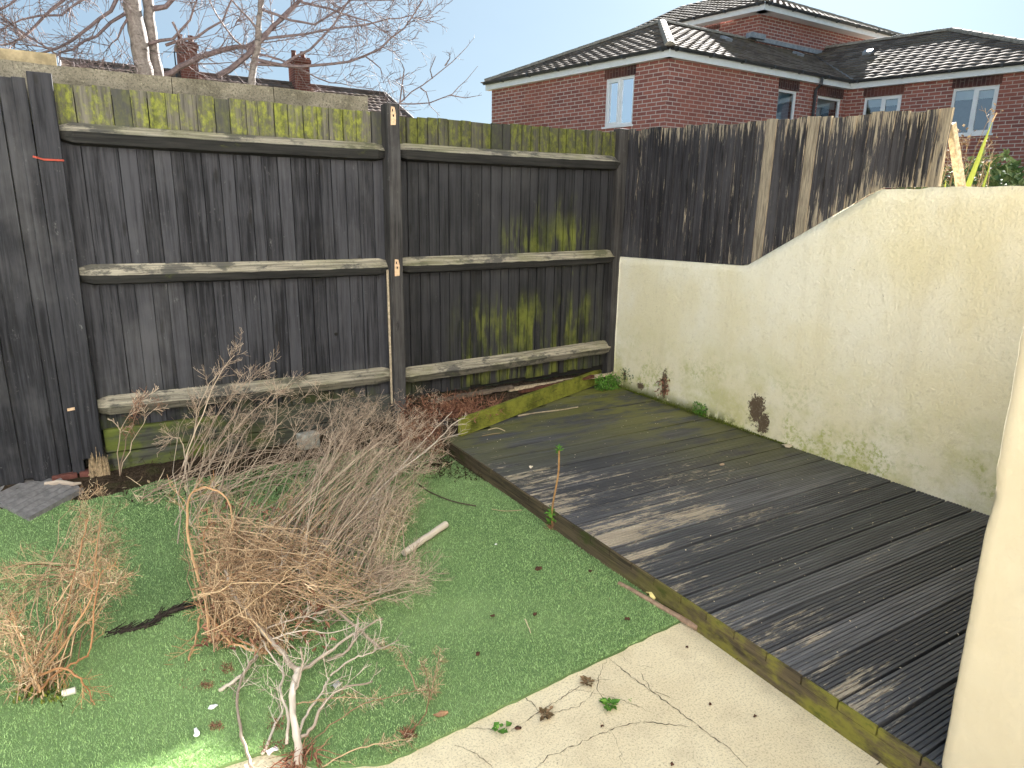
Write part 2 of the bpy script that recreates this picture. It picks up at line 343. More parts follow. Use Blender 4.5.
def bark_mat(name, a, b, patch, amount=.3):
    q = G(name); f = q.noise(q.vec((30, 30, 30)), 1.0, 5, .7); p = q.noise(q.vec((9, 9, 22)), 1.0, 5, .7)
    col = q.mix(q.mr(f, .3, .7), a, b); col = q.mix(q.mul(q.mr(p, .58, .64), amount), col, patch); q.bump(f, .4, .005)
    return q.fin(col, .75, .3)
M_birch = bark_mat('birch_bark', (.13, .105, .09), (.30, .26, .23), (.05, .04, .035), .9)
M_twig = bark_mat('birch_twigs', (.12, .085, .085), (.22, .165, .155), (.07, .05, .05), .5)
def stem_mat(name, a, b):
    q = G(name); r = q.attr(); f = q.noise(q.P, 45, 4, .7)
    col = q.mix(q.mr(q.add(q.mul(r, .75), q.mul(f, .3)), .1, .95), a, b); q.bump(f, .3, .002); return q.fin(col, .7, .3)
M_tan = stem_mat('dry_tan_stems', (.19, .105, .055), (.60, .43, .26))
M_grey = stem_mat('dry_grey_stems', (.22, .15, .105), (.60, .475, .35))
M_pale = stem_mat('bleached_branch', (.33, .26, .20), (.66, .57, .47))
M_fluff = stem_mat('dry_seed_heads', (.33, .24, .14), (.68, .56, .38))
M_rust = stem_mat('rusty_dead_leaves', (.12, .045, .028), (.34, .17, .10))
M_orange = stem_mat('orange_stems', (.33, .165, .075), (.54, .33, .17))
M_leaf = stem_mat('fresh_green_leaves', (.05, .14, .018), (.16, .33, .05))
M_leafd = stem_mat('shrub_leaves', (.04, .085, .03), (.20, .25, .11))
M_redleaf = stem_mat('reddish_leaves', (.10, .07, .03), (.24, .15, .08))
M_iris = stem_mat('yellow_green_blade', (.20, .25, .035), (.30, .34, .06))
M_moss = stem_mat('moss', (.045, .06, .008), (.20, .24, .03))

# ------------------------------------------------------------------ mesh helpers
class MB:
    def __init__(s): s.v = []; s.f = []; s.r = []
    def add(s, vs, fs, r=None):
        if r is None: r = random.random()
        o = len(s.v); s.v += [tuple(p) for p in vs]
        for k, q in enumerate(fs): s.f.append([i+o for i in q]); s.r.append(r[k] if isinstance(r, list) else r)
    def hexa(s, p, r=None):      # 8 points: bottom 4 ccw, top 4
        s.add(p, [(0,3,2,1), (4,5,6,7), (0,1,5,4), (1,2,6,5), (2,3,7,6), (3,0,4,7)], r)
    def box(s, a, b, r=None):
        (x0, y0, z0), (x1, y1, z1) = a, b
        s.hexa([(x0,y0,z0), (x1,y0,z0), (x1,y1,z0), (x0,y1,z0), (x0,y0,z1), (x1,y0,z1), (x1,y1,z1), (x0,y1,z1)], r)
    def obox(s, c, ax, ay, az, r=None):   # centre and half-axis vectors
        c, ax, ay, az = map(Vector, (c, ax, ay, az))
        s.hexa([c-ax-ay-az, c+ax-ay-az, c+ax+ay-az, c-ax+ay-az, c-ax-ay+az, c+ax-ay+az, c+ax+ay+az, c-ax+ay+az], r)
    def beam(s, p, q, wd, hh, r=None, up=(0,0,1)):
        p, q = Vector(p), Vector(q); d = (q-p); l = d.length; d.normalize(); sd_ = d.cross(Vector(up)).normalized(); u = sd_.cross(d)
        s.obox((p+q)/2, d*l/2, sd_*wd/2, u*hh/2, r)
    def tube(s, path, rad, k=5, r=None, cap=True):
        if r is None: r = random.random()
        n = len(path); o = len(s.v); path = [Vector(p) for p in path]
        if not isinstance(rad, (list, tuple)): rad = [rad]*n
        for i, p in enumerate(path):
            d = (path[min(i+1, n-1)]-path[max(i-1, 0)]);
            if d.length < 1e-9: d = Vector((0, 0, 1))
            d.normalize(); a = d.cross(Vector((.3, .2, .93))); a = a.normalized() if a.length > .01 else Vector((1, 0, 0)); b = d.cross(a)
            for j in range(k):
                t = 2*math.pi*j/k; q = p+(a*math.cos(t)+b*math.sin(t))*rad[i]; s.v.append((q.x, q.y, q.z))
        for i in range(n-1):
            for j in range(k):
                a_, b_ = o+i*k+j, o+i*k+(j+1) % k; s.f.append([a_, b_, b_+k, a_+k]); s.r.append(r)
        if cap and k > 2:
            s.f.append([o+j for j in range(k)][::-1]); s.r.append(r); s.f.append([o+(n-1)*k+j for j in range(k)]); s.r.append(r)
    def leaf(s, p, d, wd, l, r=None, fold=.25):
        p = Vector(p); d = Vector(d).normalized(); sd_ = d.cross(Vector((random.uniform(-.4, .4), random.uniform(-.4, .4), 1))); 
        if sd_.length < .05: sd_ = Vector((1, 0, 0))
        sd_.normalize(); u = sd_.cross(d)
        s.add([p, p+d*l*.45+sd_*wd/2+u*wd*fold, p+d*l, p+d*l*.45-sd_*wd/2+u*wd*fold], [(0, 1, 2), (0, 2, 3)], r)
    def build(s, name, mat, parent=None, smooth=False, base=None):
        me = bpy.data.meshes.new(name); off = Vector((0, 0, 0)); q = parent
        while q is not None: off += q.location; q = q.parent
        if base is not None: off = off+Vector(base)
        o = bpy.data.objects.new(name, me); C.objects.link(o)
        if base is not None: o.location = base
        me.from_pydata([(x-off.x, y-off.y, z-off.z) for x, y, z in s.v], [], s.f)
        a = me.attributes.new('rnd', 'FLOAT', 'FACE'); a.data.foreach_set('value', s.r)
        me.materials.append(mat)
        if smooth: me.polygons.foreach_set('use_smooth', [True]*len(me.polygons))
        me.update()
        if parent is not None: o.parent = parent
        return o
def bevel(o, wdt=.004, seg=2):
    m = o.modifiers.new('bevel', 'BEVEL'); m.width = wdt; m.segments = seg; m.limit_method = 'ANGLE'; m.angle_limit = R(40); return o
def thing(name, label, cat, loc=(0, 0, 0), group=None):
    o = bpy.data.objects.new(name, None); o.empty_display_size = .2; C.objects.link(o); o.location = loc; return tag(o, label, cat, group)
def tag(o, label, cat, group=None, kind=None):
    if label: o['label'] = label
    if cat: o['category'] = cat
    if group: o['group'] = group
    if kind: o['kind'] = kind
    return o
def struct(o, label, cat): return tag(o, label, cat, None, 'structure')
def rn(a, b): return random.uniform(a, b)
def rv(s=1.0): return Vector((rn(-1, 1), rn(-1, 1), rn(-1, 1)))*s

# ================================================================== THE SETTING
def grid(x0, x1, nx, y0, y1, ny, zf):
    m = MB(); 
    for j in range(ny+1):
        for i in range(nx+1):
            x = x0+(x1-x0)*i/nx; y = y0+(y1-y0)*j/ny; m.v.append((x, y, zf(x, y)))
    for j in range(ny):
        for i in range(nx):
            a = j*(nx+1)+i; m.f.append([a, a+1, a+nx+2, a+nx+1]); m.r.append(random.random())
    return m
# the ground: one sheet, low in the yards and high behind the retaining wall
xs = [-400, -100, -30, -8, -2, 1, 3.5, 3.72, 3.74, 5, 9, 20, 60, 400]; ys = [-400, -60, -8, 0, 4, 8, 14, 30, 80, 400]
m = MB()
for y in ys:
    for x in xs: m.v.append((x, y, -.04 if x < 3.73 else 1.48+min(.25, max(0, (x-5)*.05))))
for j in range(len(ys)-1):
    for i in range(len(xs)-1):
        a = j*len(xs)+i; m.f.append([a, a+1, a+len(xs)+1, a+len(xs)]); m.r.append(.5)
struct(m.build('ground', M_ground), 'rough ground running from the yard out past the houses', 'ground')
# soil border along the back fence
def soil_z(x, y):
    n = mnoise.noise(Vector((x*6, y*6, 0)))*.02+mnoise.noise(Vector((x*19, y*19, 3)))*.012
    e = min(1, max(0, (y-3.95)/.35)); k = min(1, max(0, (x-.9)/.9))
    return -.012+e*(.03+.09*k)+n*e
struct(grid(-1.8, 1.74, 90, 3.75, 4.55, 26, soil_z).build('soil', M_soil, smooth=True), 'dark soil strip at the foot of the back fence', 'soil')
# concrete patio
m = MB(); m.box((-2.2, -1.2, -.1), (3.6, 1.80, 0.0)); struct(m.build('patio', M_patio), 'worn sandy concrete path beside the deck', 'path')
# turf sheet over it
edge = [(1.752, 1.625), (1.45, 1.60), (1.1, 1.575), (.8, 1.545), (.52, 1.525), (.36, 1.60), (.25, 1.735), (-.3, 1.755), (-2.0, 1.77)]
def far_edge(x): return 4.02+mnoise.noise(Vector((x*3, 0, 0)))*.10+mnoise.noise(Vector((x*11, 2, 0)))*.04
def near_edge(x):
    for (xa, ya), (xb, yb) in zip(edge, edge[1:]):
        if xb <= x <= xa: return ya+(yb-ya)*(x-xa)/(xb-xa)
    return edge[-1][1]
m = MB(); NX, NY = 120, 60
def turf_z(x, y): return .010+.010*mnoise.noise(Vector((x*1.6, y*1.6, 5)))*min(1, (y-near_edge(x))*2)
for i in range(NX+1):
    x = -2.0+3.752*i/NX; ya = near_edge(x)+rn(-.004, .004); yb = far_edge(x)
    for j in range(NY+1):
        y = ya+(yb-ya)*j/NY; m.v.append((x, y, turf_z(x, y)))
for i in range(NX):
    for j in range(NY):
        a = i*(NY+1)+j; m.f.append([a, a+NY+1, a+NY+2, a+1]); m.r.append(.25)
o = 0
for i in range(NX):   # the cut edge's thickness
    a = i*(NY+1); b = (i+1)*(NY+1); va, vb = m.v[a], m.v[b]
    m.add([va, vb, (vb[0], vb[1], 0), (va[0], va[1], 0)], [(0, 1, 2, 3)], .1)
struct(m.build('turf', M_turf), 'artificial grass sheet laid over the yard', 'artificial grass')
# fibres of the turf: uncountable
rng = np.random.default_rng(3); NB = 330000
bx = rng.uniform(-1.2, 1.75, NB); t = rng.uniform(0, 1, NB)**1.3
ne = np.array([near_edge(x) for x in np.linspace(-2, 1.752, 400)]); fe = np.array([far_edge(x) for x in np.linspace(-2, 1.752, 400)])
ix = np.clip(((bx+2)/3.752*399).astype(int), 0, 399); by = ne[ix]+(fe[ix]-ne[ix])*t
tz = np.array([turf_z(x, y) for x, y in zip(bx, by)])
ang = rng.uniform(0, 2*np.pi, NB); hh = rng.uniform(.003, .010, NB); wdt = rng.uniform(.0009, .0017, NB); ln = rng.uniform(.002, .009, NB); la = rng.uniform(0, 2*np.pi, NB)
V = np.empty((NB, 3, 3)); dx = np.cos(ang)*wdt; dy = np.sin(ang)*wdt
V[:, 0] = np.stack([bx-dx, by-dy, tz-.002], 1); V[:, 1] = np.stack([bx+dx, by+dy, tz-.002], 1)
V[:, 2] = np.stack([bx+np.cos(la)*ln, by+np.sin(la)*ln, tz+hh], 1)
me = bpy.data.meshes.new('turf_fibres'); me.vertices.add(NB*3); me.vertices.foreach_set('co', V.ravel())
me.loops.add(NB*3); me.loops.foreach_set('vertex_index', np.arange(NB*3, dtype=np.int32)); me.polygons.add(NB)
me.polygons.foreach_set('loop_start', np.arange(0, NB*3, 3, dtype=np.int32)); me.update(calc_edges=True)
a = me.attributes.new('rnd', 'FLOAT', 'FACE'); a.data.foreach_set('value', rng.uniform(0, 1, NB)); me.materials.append(M_blade)
o = bpy.data.objects.new('turf_fibres', me); C.objects.link(o); tag(o, 'short curly green plastic fibres of the artificial grass', 'artificial grass', None, 'stuff')

# cracks in the concrete
def crack(pts, wd=.004, seedv=0):
    random.seed(seedv); m = MB(); P = []
    for (a, b) in zip(pts, pts[1:]):
        a = g(*a); b = g(*b); n = max(3, int((b-a).length/.012))
        for i in range(n): P.append(a.lerp(b, i/n)+Vector((rn(-1, 1), rn(-1, 1), 0))*.0045)
    P.append(g(*pts[-1])); n = len(P); L_ = []
    for i, p in enumerate(P):
        d = (P[min(i+1, n-1)]-P[max(0, i-1)]); d.normalize(); s_ = Vector((-d.y, d.x, 0)); ww = wd*rn(.1, .8)*min(1, 6*(i+1)/n, 6*(n-i)/n)
        L_ += [p+s_*ww/2+Vector((0, 0, .0016)), p-s_*ww/2+Vector((0, 0, .0016))]
    m.add(L_, [(2*i, 2*i+1, 2*i+3, 2*i+2) for i in range(n-1)], .5); return m
M_crack = flat('crack_dark', (.11, .09, .065), .95, .4, 60)  # dark colour of the crack strips
cr = MB()
for k, (pts, wd) in enumerate([([(608, 658), (632, 678), (672, 706), (700, 728), (730, 750), (752, 775)], .006), ([(612, 680), (590, 680), (566, 695), (540, 712), (510, 732), (478, 729), (455, 728)], .005),
        ([(528, 775), (548, 757), (576, 745), (612, 730), (640, 722), (700, 728)], .005), ([(608, 658), (600, 672), (596, 690), (612, 708)], .003), ([(524, 696), (540, 712)], .004),
        ([(640, 672), (650, 690), (676, 700)], .003), ([(566, 695), (572, 690), (590, 692), (620, 700), (650, 712)], .003), ([(455, 745), (475, 752), (492, 768)], .004), ([(596, 690), (580, 706), (560, 712), (545, 714)], .003),
        ([(745, 655), (775, 668), (800, 690)], .002), ([(876, 765), (884, 757), (893, 757)], .008), ([(620, 655), (632, 665), (652, 668)], .0025), ([(600, 720), (618, 740), (622, 765)], .002)]):
    c_ = crack(pts, wd, k); cr.add(c_.v, c_.f, .5)
o = cr.build('patio_crack', M_crack); tag(o, 'thin dark cracks wandering across the concrete path', 'crack', None, 'structure')
random.seed(11)

# ================================================================== DECK
deck = thing('decking', 'low black grooved timber deck with worn bare patches along the cream wall', 'deck', (2.6, 2.4, 0))
seams = [4.34, 4.205, 4.07, 3.935, 3.80, 3.665, 3.53, 3.395, 3.26, 3.125, 2.99, 2.855, 2.72, 2.59, 2.46, 2.33, 2.20, 2.065, 1.925, 1.788, 1.638, 1.51, 1.382, 1.245, 1.111, .985, .862, .738, .60]
m = MB()
for y1, y0 in zip(seams, seams[1:]):
    r = random.random(); zt = .1+rn(-.002, .002); xa = 1.7547; xb = 3.598
    if y0 > 3.6: xa = max(xa, 1.752+(y0-3.66)*2.35+.04) if y0 > 3.7 else xa
    tilt = rn(-.0015, .0015); skew = rn(-.002, .002); gap = rn(.003, .0052)
    prof = []; n = 8; W_ = (y1-y0-2*gap); pw = W_/n
    for i in range(n):
        a = y0+gap+i*pw
        prof += [(a+pw*.03, zt-.0012), (a+pw*.12, zt), (a+pw*.68, zt), (a+pw*.77, zt-.0012), (a+pw*.80, zt-.005), (a+pw*.99, zt-.005)]
    prof = [(y0+gap, zt-.028)]+prof+[(y1-gap, zt-.005), (y1-gap, zt-.028)]
    k = len(prof); seg = 8; VV = []
    for s_ in range(seg+1):
        x = xa+(xb-xa)*s_/seg; dz = .0012*math.sin(s_*1.3+y0*9)
        VV += [(x, p[0]+skew*(s_/seg-.5), p[1]+dz+tilt*(s_/seg-.5)) for p in prof]
    FF = []
    for s_ in range(seg):
        for i in range(k-1): FF.append((s_*k+i, s_*k+i+1, (s_+1)*k+i+1, (s_+1)*k+i))
        FF.append((s_*k+k-1, s_*k, (s_+1)*k, (s_+1)*k+k-1))
    FF.append(tuple(range(k))[::-1]); FF.append(tuple(seg*k+i for i in range(k)))
    m.add(VV, FF, r)
m.build('deck_boards', M_deck, deck)
m = MB()
segs = [(3.74, 2.3), (2.298, .6)]
for a_, b_ in segs:
    n = 16; pts = [a_+(b_-a_)*i/n for i in range(n+1)]
    for p0, p1 in zip(pts, pts[1:]):
        j0 = .003*math.sin(p0*5); j1 = .003*math.sin(p1*5)
        m.hexa([(1.745+j0, p0, -.02), (1.79, p0, -.02), (1.79, p1, -.02), (1.745+j1, p1, -.02), (1.745+j0, p0, .070), (1.79, p0, .070), (1.79, p1, .070), (1.745+j1, p1, .070)], .5)
for y1, y0 in zip(seams, seams[1:]):      # the closed ends of the boards, with a nick at every joint
    if y1 > 3.68: continue
    m.box((1.7425+rn(0, .003), y0+.003, .0705), (1.7545, y1-.003, .0985+rn(-.0015, .001)), .5)
m.build('fascia_board', M_fascia, deck)
m = MB()
for y in (.8, 1.5, 2.2, 2.9, 3.6): m.box((1.80, y-.02, -.02), (3.59, y+.02, .068))
m.build('joist', M_dark, deck)

# ribbed green board standing on edge at the deck's end
m = MB(); A0 = g(461.5, 437, .1); B0 = g(601, 384, .1); d = (B0-A0); ln_ = d.length; d.normalize(); nrm = Vector((d.y, -d.x, 0))  # faces the camera side
k = 9; prof = []
for i in range(k):
    z = .104+.118*i/k; pz = .118/k
    prof += [(0, z), (0, z+pz*.6), (-.003, z+pz*.68), (-.003, z+pz*.94)]
prof += [(0, .222), (-.028, .222), (-.028, .104)]
VV = []; SG = 20
for s_ in range(SG+1):
    p = A0+d*ln_*s_/SG; w_ = .004*math.sin(s_*.5); VV += [(p.x+nrm.x*(q0+w_), p.y+nrm.y*(q0+w_), z+.006*(s_/SG)) for q0, z in prof]
kk = len(prof); FF = []
for s_ in range(SG):
    for i in range(kk): FF.append((s_*kk+i, s_*kk+(i+1) % kk, (s_+1)*kk+(i+1) % kk, (s_+1)*kk+i))
FF += [tuple(range(kk))[::-1], tuple(SG*kk+i for i in range(kk))]
m.add(VV, FF, .4); eb = m.build('edging_board', M_mossboard, base=(A0.x, A0.y, .1))
tag(eb, 'green mossy ribbed board standing on edge at the back of the deck', 'board')

# planter soil behind the edging board
def bed_z(x, y):
    return .135+mnoise.noise(Vector((x*9, y*9, 0)))*.03+mnoise.noise(Vector((x*28, y*28, 4)))*.015+max(0, y-4.15)*.15
m = MB(); NI = 70; NJ = 26
for i in range(NI+1):
    x = 1.62+(3.53-1.62)*i/NI; ya = max(3.76, A0.y+(x-A0.x)*d.y/d.x+.03) if x > A0.x else 3.77
    for j in range(NJ+1):
        y = ya+(4.5-ya)*j/NJ; z = bed_z(x, y)-(.1*max(0, (1.76-x)/.14)) - (.08*max(0, 1-(y-ya)/.12) if x < A0.x+.02 else 0); m.v.append((x, y, z))
for i in range(NI):
    for j in range(NJ):
        a = i*(NJ+1)+j; m.f.append([a, a+NJ+1, a+NJ+2, a+1]); m.r.append(random.random())
struct(m.build('soil_bed', M_soil), 'soil and leaf mould heaped between the mossy board and the back fence', 'soil')

# ================================================================== BACK FENCE
def arris(m, x0, x1, z0, z1, y=4.385, h=.115, dp=.060, taper=True, lo=.08, ft=0.0):
    # triangular rail: apex towards the yard
    n = 30; VV = []; FF = []; rr = []
    for i in range(n+1):
        t = i/n; x = x0+(x1-x0)*t; z = z0+(z1-z0)*t-.004*math.sin(math.pi*t)
        k = 1.0
        if taper: k = min(1, .72+.28*min(t, 1-t)/.03) if min(t, 1-t) < .03 else 1
        j = rn(-.0025, .0025)
        VV += [(x, y, z+h*.48*k), (x, y-dp*k+j, z+h*lo*k+j), (x, y-dp*k+.008+j, z-h*.40*k+j), (x, y, z-h*.5*k)]
    for i in range(n):
        a = i*4; b = a+4
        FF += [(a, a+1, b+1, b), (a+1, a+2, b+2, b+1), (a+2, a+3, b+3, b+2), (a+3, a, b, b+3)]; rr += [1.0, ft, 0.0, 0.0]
    FF += [(0, 3, 2, 1), (n*4, n*4+1, n*4+2, n*4+3)]; rr += [1.0, 1.0]
    m.add(VV, FF, rr)
def panel(x0, x1, ztop, zbot, nb, rails, label, seedv):
    random.seed(seedv)
    root = thing('board_fence', label, 'fence', ((x0+x1)/2, 4.4, 0), 'panels of the black back fence')
    m = MB(); xs_ = [x0+(x1-x0)*i/nb for i in range(nb+1)]; xs_ = [xs_[0]]+[x+rn(-.011, .011) for x in xs_[1:-1]]+[xs_[-1]]
    for a, b in zip(xs_, xs_[1:]):
        t = (a-x0)/(x1-x0); ln1 = rn(-.004, .004); zt = ztop[0]+(ztop[1]-ztop[0])*t+rn(-.006, .005); zb = zbot[0]+(zbot[1]-zbot[0])*t+rn(-.01, .01)
        y0 = 4.392+rn(-.002, .002); th0, th1 = .016, .006; r = random.random()
        # feather-edge: thick side laps over the thin side of the next board
        for (za, zc) in ((zb, zt),):
            m.hexa([(a+ln1*.5, y0-th0*.5, za), (b-.003+ln1*.5, y0+.002, za), (b-.003, y0+.012, za), (a, y0+.012, za),
                    (a-ln1*.5, y0-th0*.5, zc), (b-.003-ln1*.5, y0+.002, zc), (b-.003, y0+.012, zc), (a, y0+.012, zc)], r)
    m.build('boards', M_panel, root)
    m = MB(); m.box((x0, 4.412, zbot[0]), (x1, 4.418, min(ztop)-.03)); m.build('backing', M_dark, root)  # added dark sheet; stands in for the shade in the gaps between boards
    for (za, zb_) in rails:
        low_ = za < .6; rm = MB(); arris(rm, x0+.002, x1-.002, za, zb_, lo=(.08 if za > 1.5 else -.02), ft=(.35 if low_ else 0.0)); rm.build('rail', M_rail, root)
    return root
p1 = panel(-.11, 1.64, (2.105, 2.10), (.25, .25), 21, [(1.862, 1.862), (1.138, 1.138), (.398, .398)], 'wide black fence panel between the gate plank and the chipped post, algae along its top', 5)
p2 = panel(1.715, 3.56, (2.092, 2.115), (.22, .27), 23, [(1.872, 1.885), (1.142, 1.170), (.378, .432)], 'black fence panel behind the deck with green streaks under its rails', 6)
random.seed(21)
sb = MB()
for z0, z1 in ((-.05, .118), (.122, .262)):
    n = 12
    for i in range(n):
        xa = -.10+1.74*i/n; xb = -.10+1.74*(i+1)/n
        sb.box((xa, 4.345, z0), (xb, 4.385, z1-.0), .3+.3*(z0 > 0))
for k_, (z0, z1) in enumerate(((-.05, .118), (.124, .262))):
    s_ = MB(); s_.box((-.10, 4.345+.003*k_, z0), (1.63, 4.385, z1), .3); bevel(s_.build('gravel_board', M_sleeper, p1), .006)

kh = MB(); kc = ony(336, 334, 4.378); kh.tube([(kc.x, 4.376, kc.z), (kc.x, 4.381, kc.z)], .011, 10, .5); kh.build('knot_hole', M_dark, p1)
pm = MB(); post = thing('fence_post', 'black square post with two pale chips between the back fence panels', 'fence post', (1.675, 4.34, 0), 'posts of the back fence')
def wobble_post(m, x0, x1, y0, y1, z0, z1, n=14, lean=0.0, amp=.002):
    VV = []
    for i in range(n+1):
        t = i/n; z = z0+(z1-z0)*t; dx = lean*t; 
        a, b, c, e = rn(-amp, amp), rn(-amp, amp), rn(-amp, amp), rn(-amp, amp)
        VV += [(x0+dx+a, y0+b, z), (x1+dx+c, y0+e, z), (x1+dx+a, y1+b, z), (x0+dx+c, y1+e, z)]
    FF = []
    for i in range(n):
        for j in range(4): FF.append((i*4+j, i*4+(j+1) % 4, i*4+4+(j+1) % 4, i*4+4+j))
    FF += [(3, 2, 1, 0), (n*4, n*4+1, n*4+2, n*4+3)]; m.add(VV, FF, .5)
wobble_post(pm, 1.632, 1.716, 4.285, 4.40, -.05, 2.15); bevel(pm.build('shaft', M_post, post), .005)
for zc in (2.075, 1.135):
    c_ = MB(); c_.add([(1.655, 4.281, zc-.055), (1.687, 4.281, zc-.052), (1.690, 4.281, zc+.01), (1.682, 4.281, zc+.052), (1.659, 4.281, zc+.055), (1.656, 4.281, zc+.02),
        (1.655, 4.286, zc-.055), (1.687, 4.286, zc-.052), (1.690, 4.286, zc+.01), (1.682, 4.286, zc+.052), (1.659, 4.286, zc+.055), (1.656, 4.286, zc+.02)],
        [(0, 1, 2, 3, 4, 5), (11, 10, 9, 8, 7, 6)]+[(i, i+6, (i+1) % 6+6, (i+1) % 6) for i in range(6)], .5)
    ch = c_.build('wood_chip', M_chip, post)
    h_ = MB(); h_.box((1.668, 4.2785, zc-.006), (1.676, 4.281, zc+.008)); h_.box((1.664, 4.2785, zc+.025), (1.670, 4.281, zc+.04)); h_.build('nail_hole', M_dark, ch)
strip = MB(); strip.beam((1.626, 4.33, .2), (1.622, 4.33, 1.12), .012, .012, .6); strip.build('bare_edge', M_bare, post)
tuft = MB()
def splinters(m, cx_, cy_, z0, z1, wd, n, r0=.5):
    for i in range(n):
        x = cx_+rn(-wd, wd); y = cy_+rn(-.015, .01); zt = z0+(z1-z0)*rn(.35, 1)*(1-.4*abs(x-cx_)/wd)
        m.tube([(x, y, z0), (x+rn(-.004, .004), y-.004, (z0+zt)/2), (x+rn(-.008, .008), y+rn(-.006, .0), zt)], [.006, .0045, .0008], 4)
splinters(tuft, 1.67, 4.275, .03, .17, .035, 26); tuft.build('splintered_foot', M_bare, post)
pr = thing('fence_post', 'black post in the corner where the back fence meets the cream wall', 'fence post', (3.575, 4.37, 0), 'posts of the back fence')
pm = MB(); wobble_post(pm, 3.535, 3.63, 4.343, 4.42, -.02, 2.14); bevel(pm.build('shaft', M_post, pr), .005)

# plank post and gate at the left
pl = thing('gate_post', 'wide black plank with a rotten pale foot at the edge of the gate', 'post', (-.16, 4.33, 0))
pm = MB(); wobble_post(pm, -.215, -.110, 4.305, 4.35, .12, 2.135, 16, 0, .0015); bevel(pm.build('plank', M_gate, pl), .004)
tuft = MB(); splinters(tuft, -.145, 4.315, -.01, .22, .050, 60); splinters(tuft, -.14, 4.30, -.01, .12, .045, 70); tuft.build('rotten_foot', flat('rotten_wood', (.30, .22, .13), .9, .45, 60), pl)
wr_ = MB(); wr_.tube([(-.235, 4.298, 1.735), (-.19, 4.296, 1.722), (-.15, 4.2985, 1.722), (-.105, 4.298, 1.722)], .005, 5); q_ = flat('faded_red_wire', (.38, .07, .045), .6); wr_.build('wire_tie', q_, pl)
gt = thing('wooden_gate', 'black boarded gate with uneven vertical boards at the left edge', 'gate', (-.6, 4.36, 0))
m = MB(); edges_ = [-1.30, -1.19, -1.10, -.985, -.90, -.80, -.735, -.66, -.605, -.50, -.455, -.335, -.275, -.217]
random.seed(33)
for i, (a, b) in enumerate(zip(edges_, edges_[1:])):
    yy = 4.33+(.012 if i % 2 else 0)+rn(-.002, .002); zt = 2.10+rn(-.012, .012); zb = .04+rn(-.02, .02)
    wobble = MB(); n = 10; l0 = rn(-.006, .006)
    m.hexa([(a-l0, yy, zb), (b-l0, yy+.003, zb), (b-l0, yy+.018, zb), (a-l0, yy+.018, zb), (a+l0+.003, yy, zt), (b+l0, yy+.003, zt), (b+l0, yy+.018, zt), (a+l0, yy+.018, zt)])
bevel(m.build('boards', M_gate, gt), .003)
for z in (.35, 1.1, 1.85): m = MB(); m.box((-1.30, 4.366, z-.045), (-.22, 4.40, z+.045)); m.build('ledge', M_post, gt)
m = MB(); m.box((-1.3, 4.40, -.05), (-.21, 4.47, .06)); m.build('threshold', M_dark, gt)
sm = MB(); c0 = ony(72, 409, 4.325); sm.obox((c0.x, 4.324, c0.z), (.022, 0, .002), (0, .004, 0), (0, 0, .007)); sm.build('wood_chip', M_chip, gt)
for k_ in range(2):
    s_ = MB(); xx = -.37+.13*k_; s_.box((xx, 4.31, -.02), (xx+.12, 4.37, .045)); ob = bevel(s_.build('brick', flat('old_brick' if k_ else 'worn_brick', (.12, .045, .035), .9)), .006)
    tag(ob, ['dull red brick wedged under the gate beside the blue-grey one', 'dark red brick half under the plank with the rotten foot'][k_], 'brick', 'bricks under the gate')
s_ = MB(); s_.tube([g(45, 484, .03), g(60, 482, .035), g(74, 484, .035), g(81, 483, .03)], [.012, .014, .011, .006], 6); ob = s_.build('stick', M_pale, base=tuple(g(60, 484)));
tag(ob, 'short pale stick lying against the bottom of the gate', 'stick')

# concrete wall of the neighbour showing over the fence
cw = thing('concrete_wall', 'lichened concrete coping rising behind the left fence panel', 'concrete wall', (0, 4.53, 0))
joints = [-1.7, -.52, .45, 1.0, 1.585]
for a, b in zip(joints, joints[1:]):
    m = MB(); n = 10; VV = []
    for i in range(n+1):
        x = a+.002+(b-a-.004)*i/n; j = rn(-.003, .003); VV += [(x, 4.49, -.04), (x, 4.55, -.04), (x, 4.55, 2.205+j), (x, 4.49, 2.203+j)]
    FF = []
    for i in range(n):
        for j in range(4): FF.append((i*4+j, i*4+(j+1) % 4, i*4+4+(j+1) % 4, i*4+4+j))
    FF += [(0, 3, 2, 1)[::-1], (n*4, n*4+1, n*4+2, n*4+3)[::-1]]; m.add(VV, FF); m.build('coping_slab', M_conc, cw)
m = MB(); m.box((-1.9, 4.60, 1.9), (-.085, 4.64, 2.275)); ob = m.build('timber_board', flat('weathered_board', (.30, .24, .14), .85, .35, 14), base=(-1, 4.62, 1.9)); tag(ob, 'weathered tan board above the concrete coping over the gate', 'board')

# ================================================================== CREAM WALL AND THE FENCE ON IT
def wall_top(y):
    if y >= 3.07: return 1.167+(4.35-y)*.014
    if y >= 2.23: return 1.185+(3.07-y)/.84*.471
    return 1.656-(2.23-y)*.008
prof = []
ys_ = [4.35-i*.03 for i in range(int((4.35+.4)/.03)+1)]
m = MB(); NZ = 24
for y in ys_:
    zt = wall_top(y)
    if y < 2.3: zt += .006*mnoise.noise(Vector((y*9, 0, 0)))
    if 2.0 < y < 2.5: zt -= .006
    for j in range(NZ+1):
        z = -.04+(zt+.04)*j/NZ; bx_ = .004*mnoise.noise(Vector((y*3, z*3, 0)))+.0025*mnoise.noise(Vector((y*11, z*11, 3)))
        if j == NZ: bx_ += .006
        m.v.append((3.6+bx_, y, z))
ny = len(ys_)
for i in range(ny-1):
    for j in range(NZ): a = i*(NZ+1)+j; m.f.append([a, a+1, a+NZ+2, a+NZ+1]); m.r.append(.5)
o0 = len(m.v)
for i, y in enumerate(ys_): m.v += [(3.80, y, m.v[i*(NZ+1)+NZ][2]+.002), (3.80, y, -.04)]
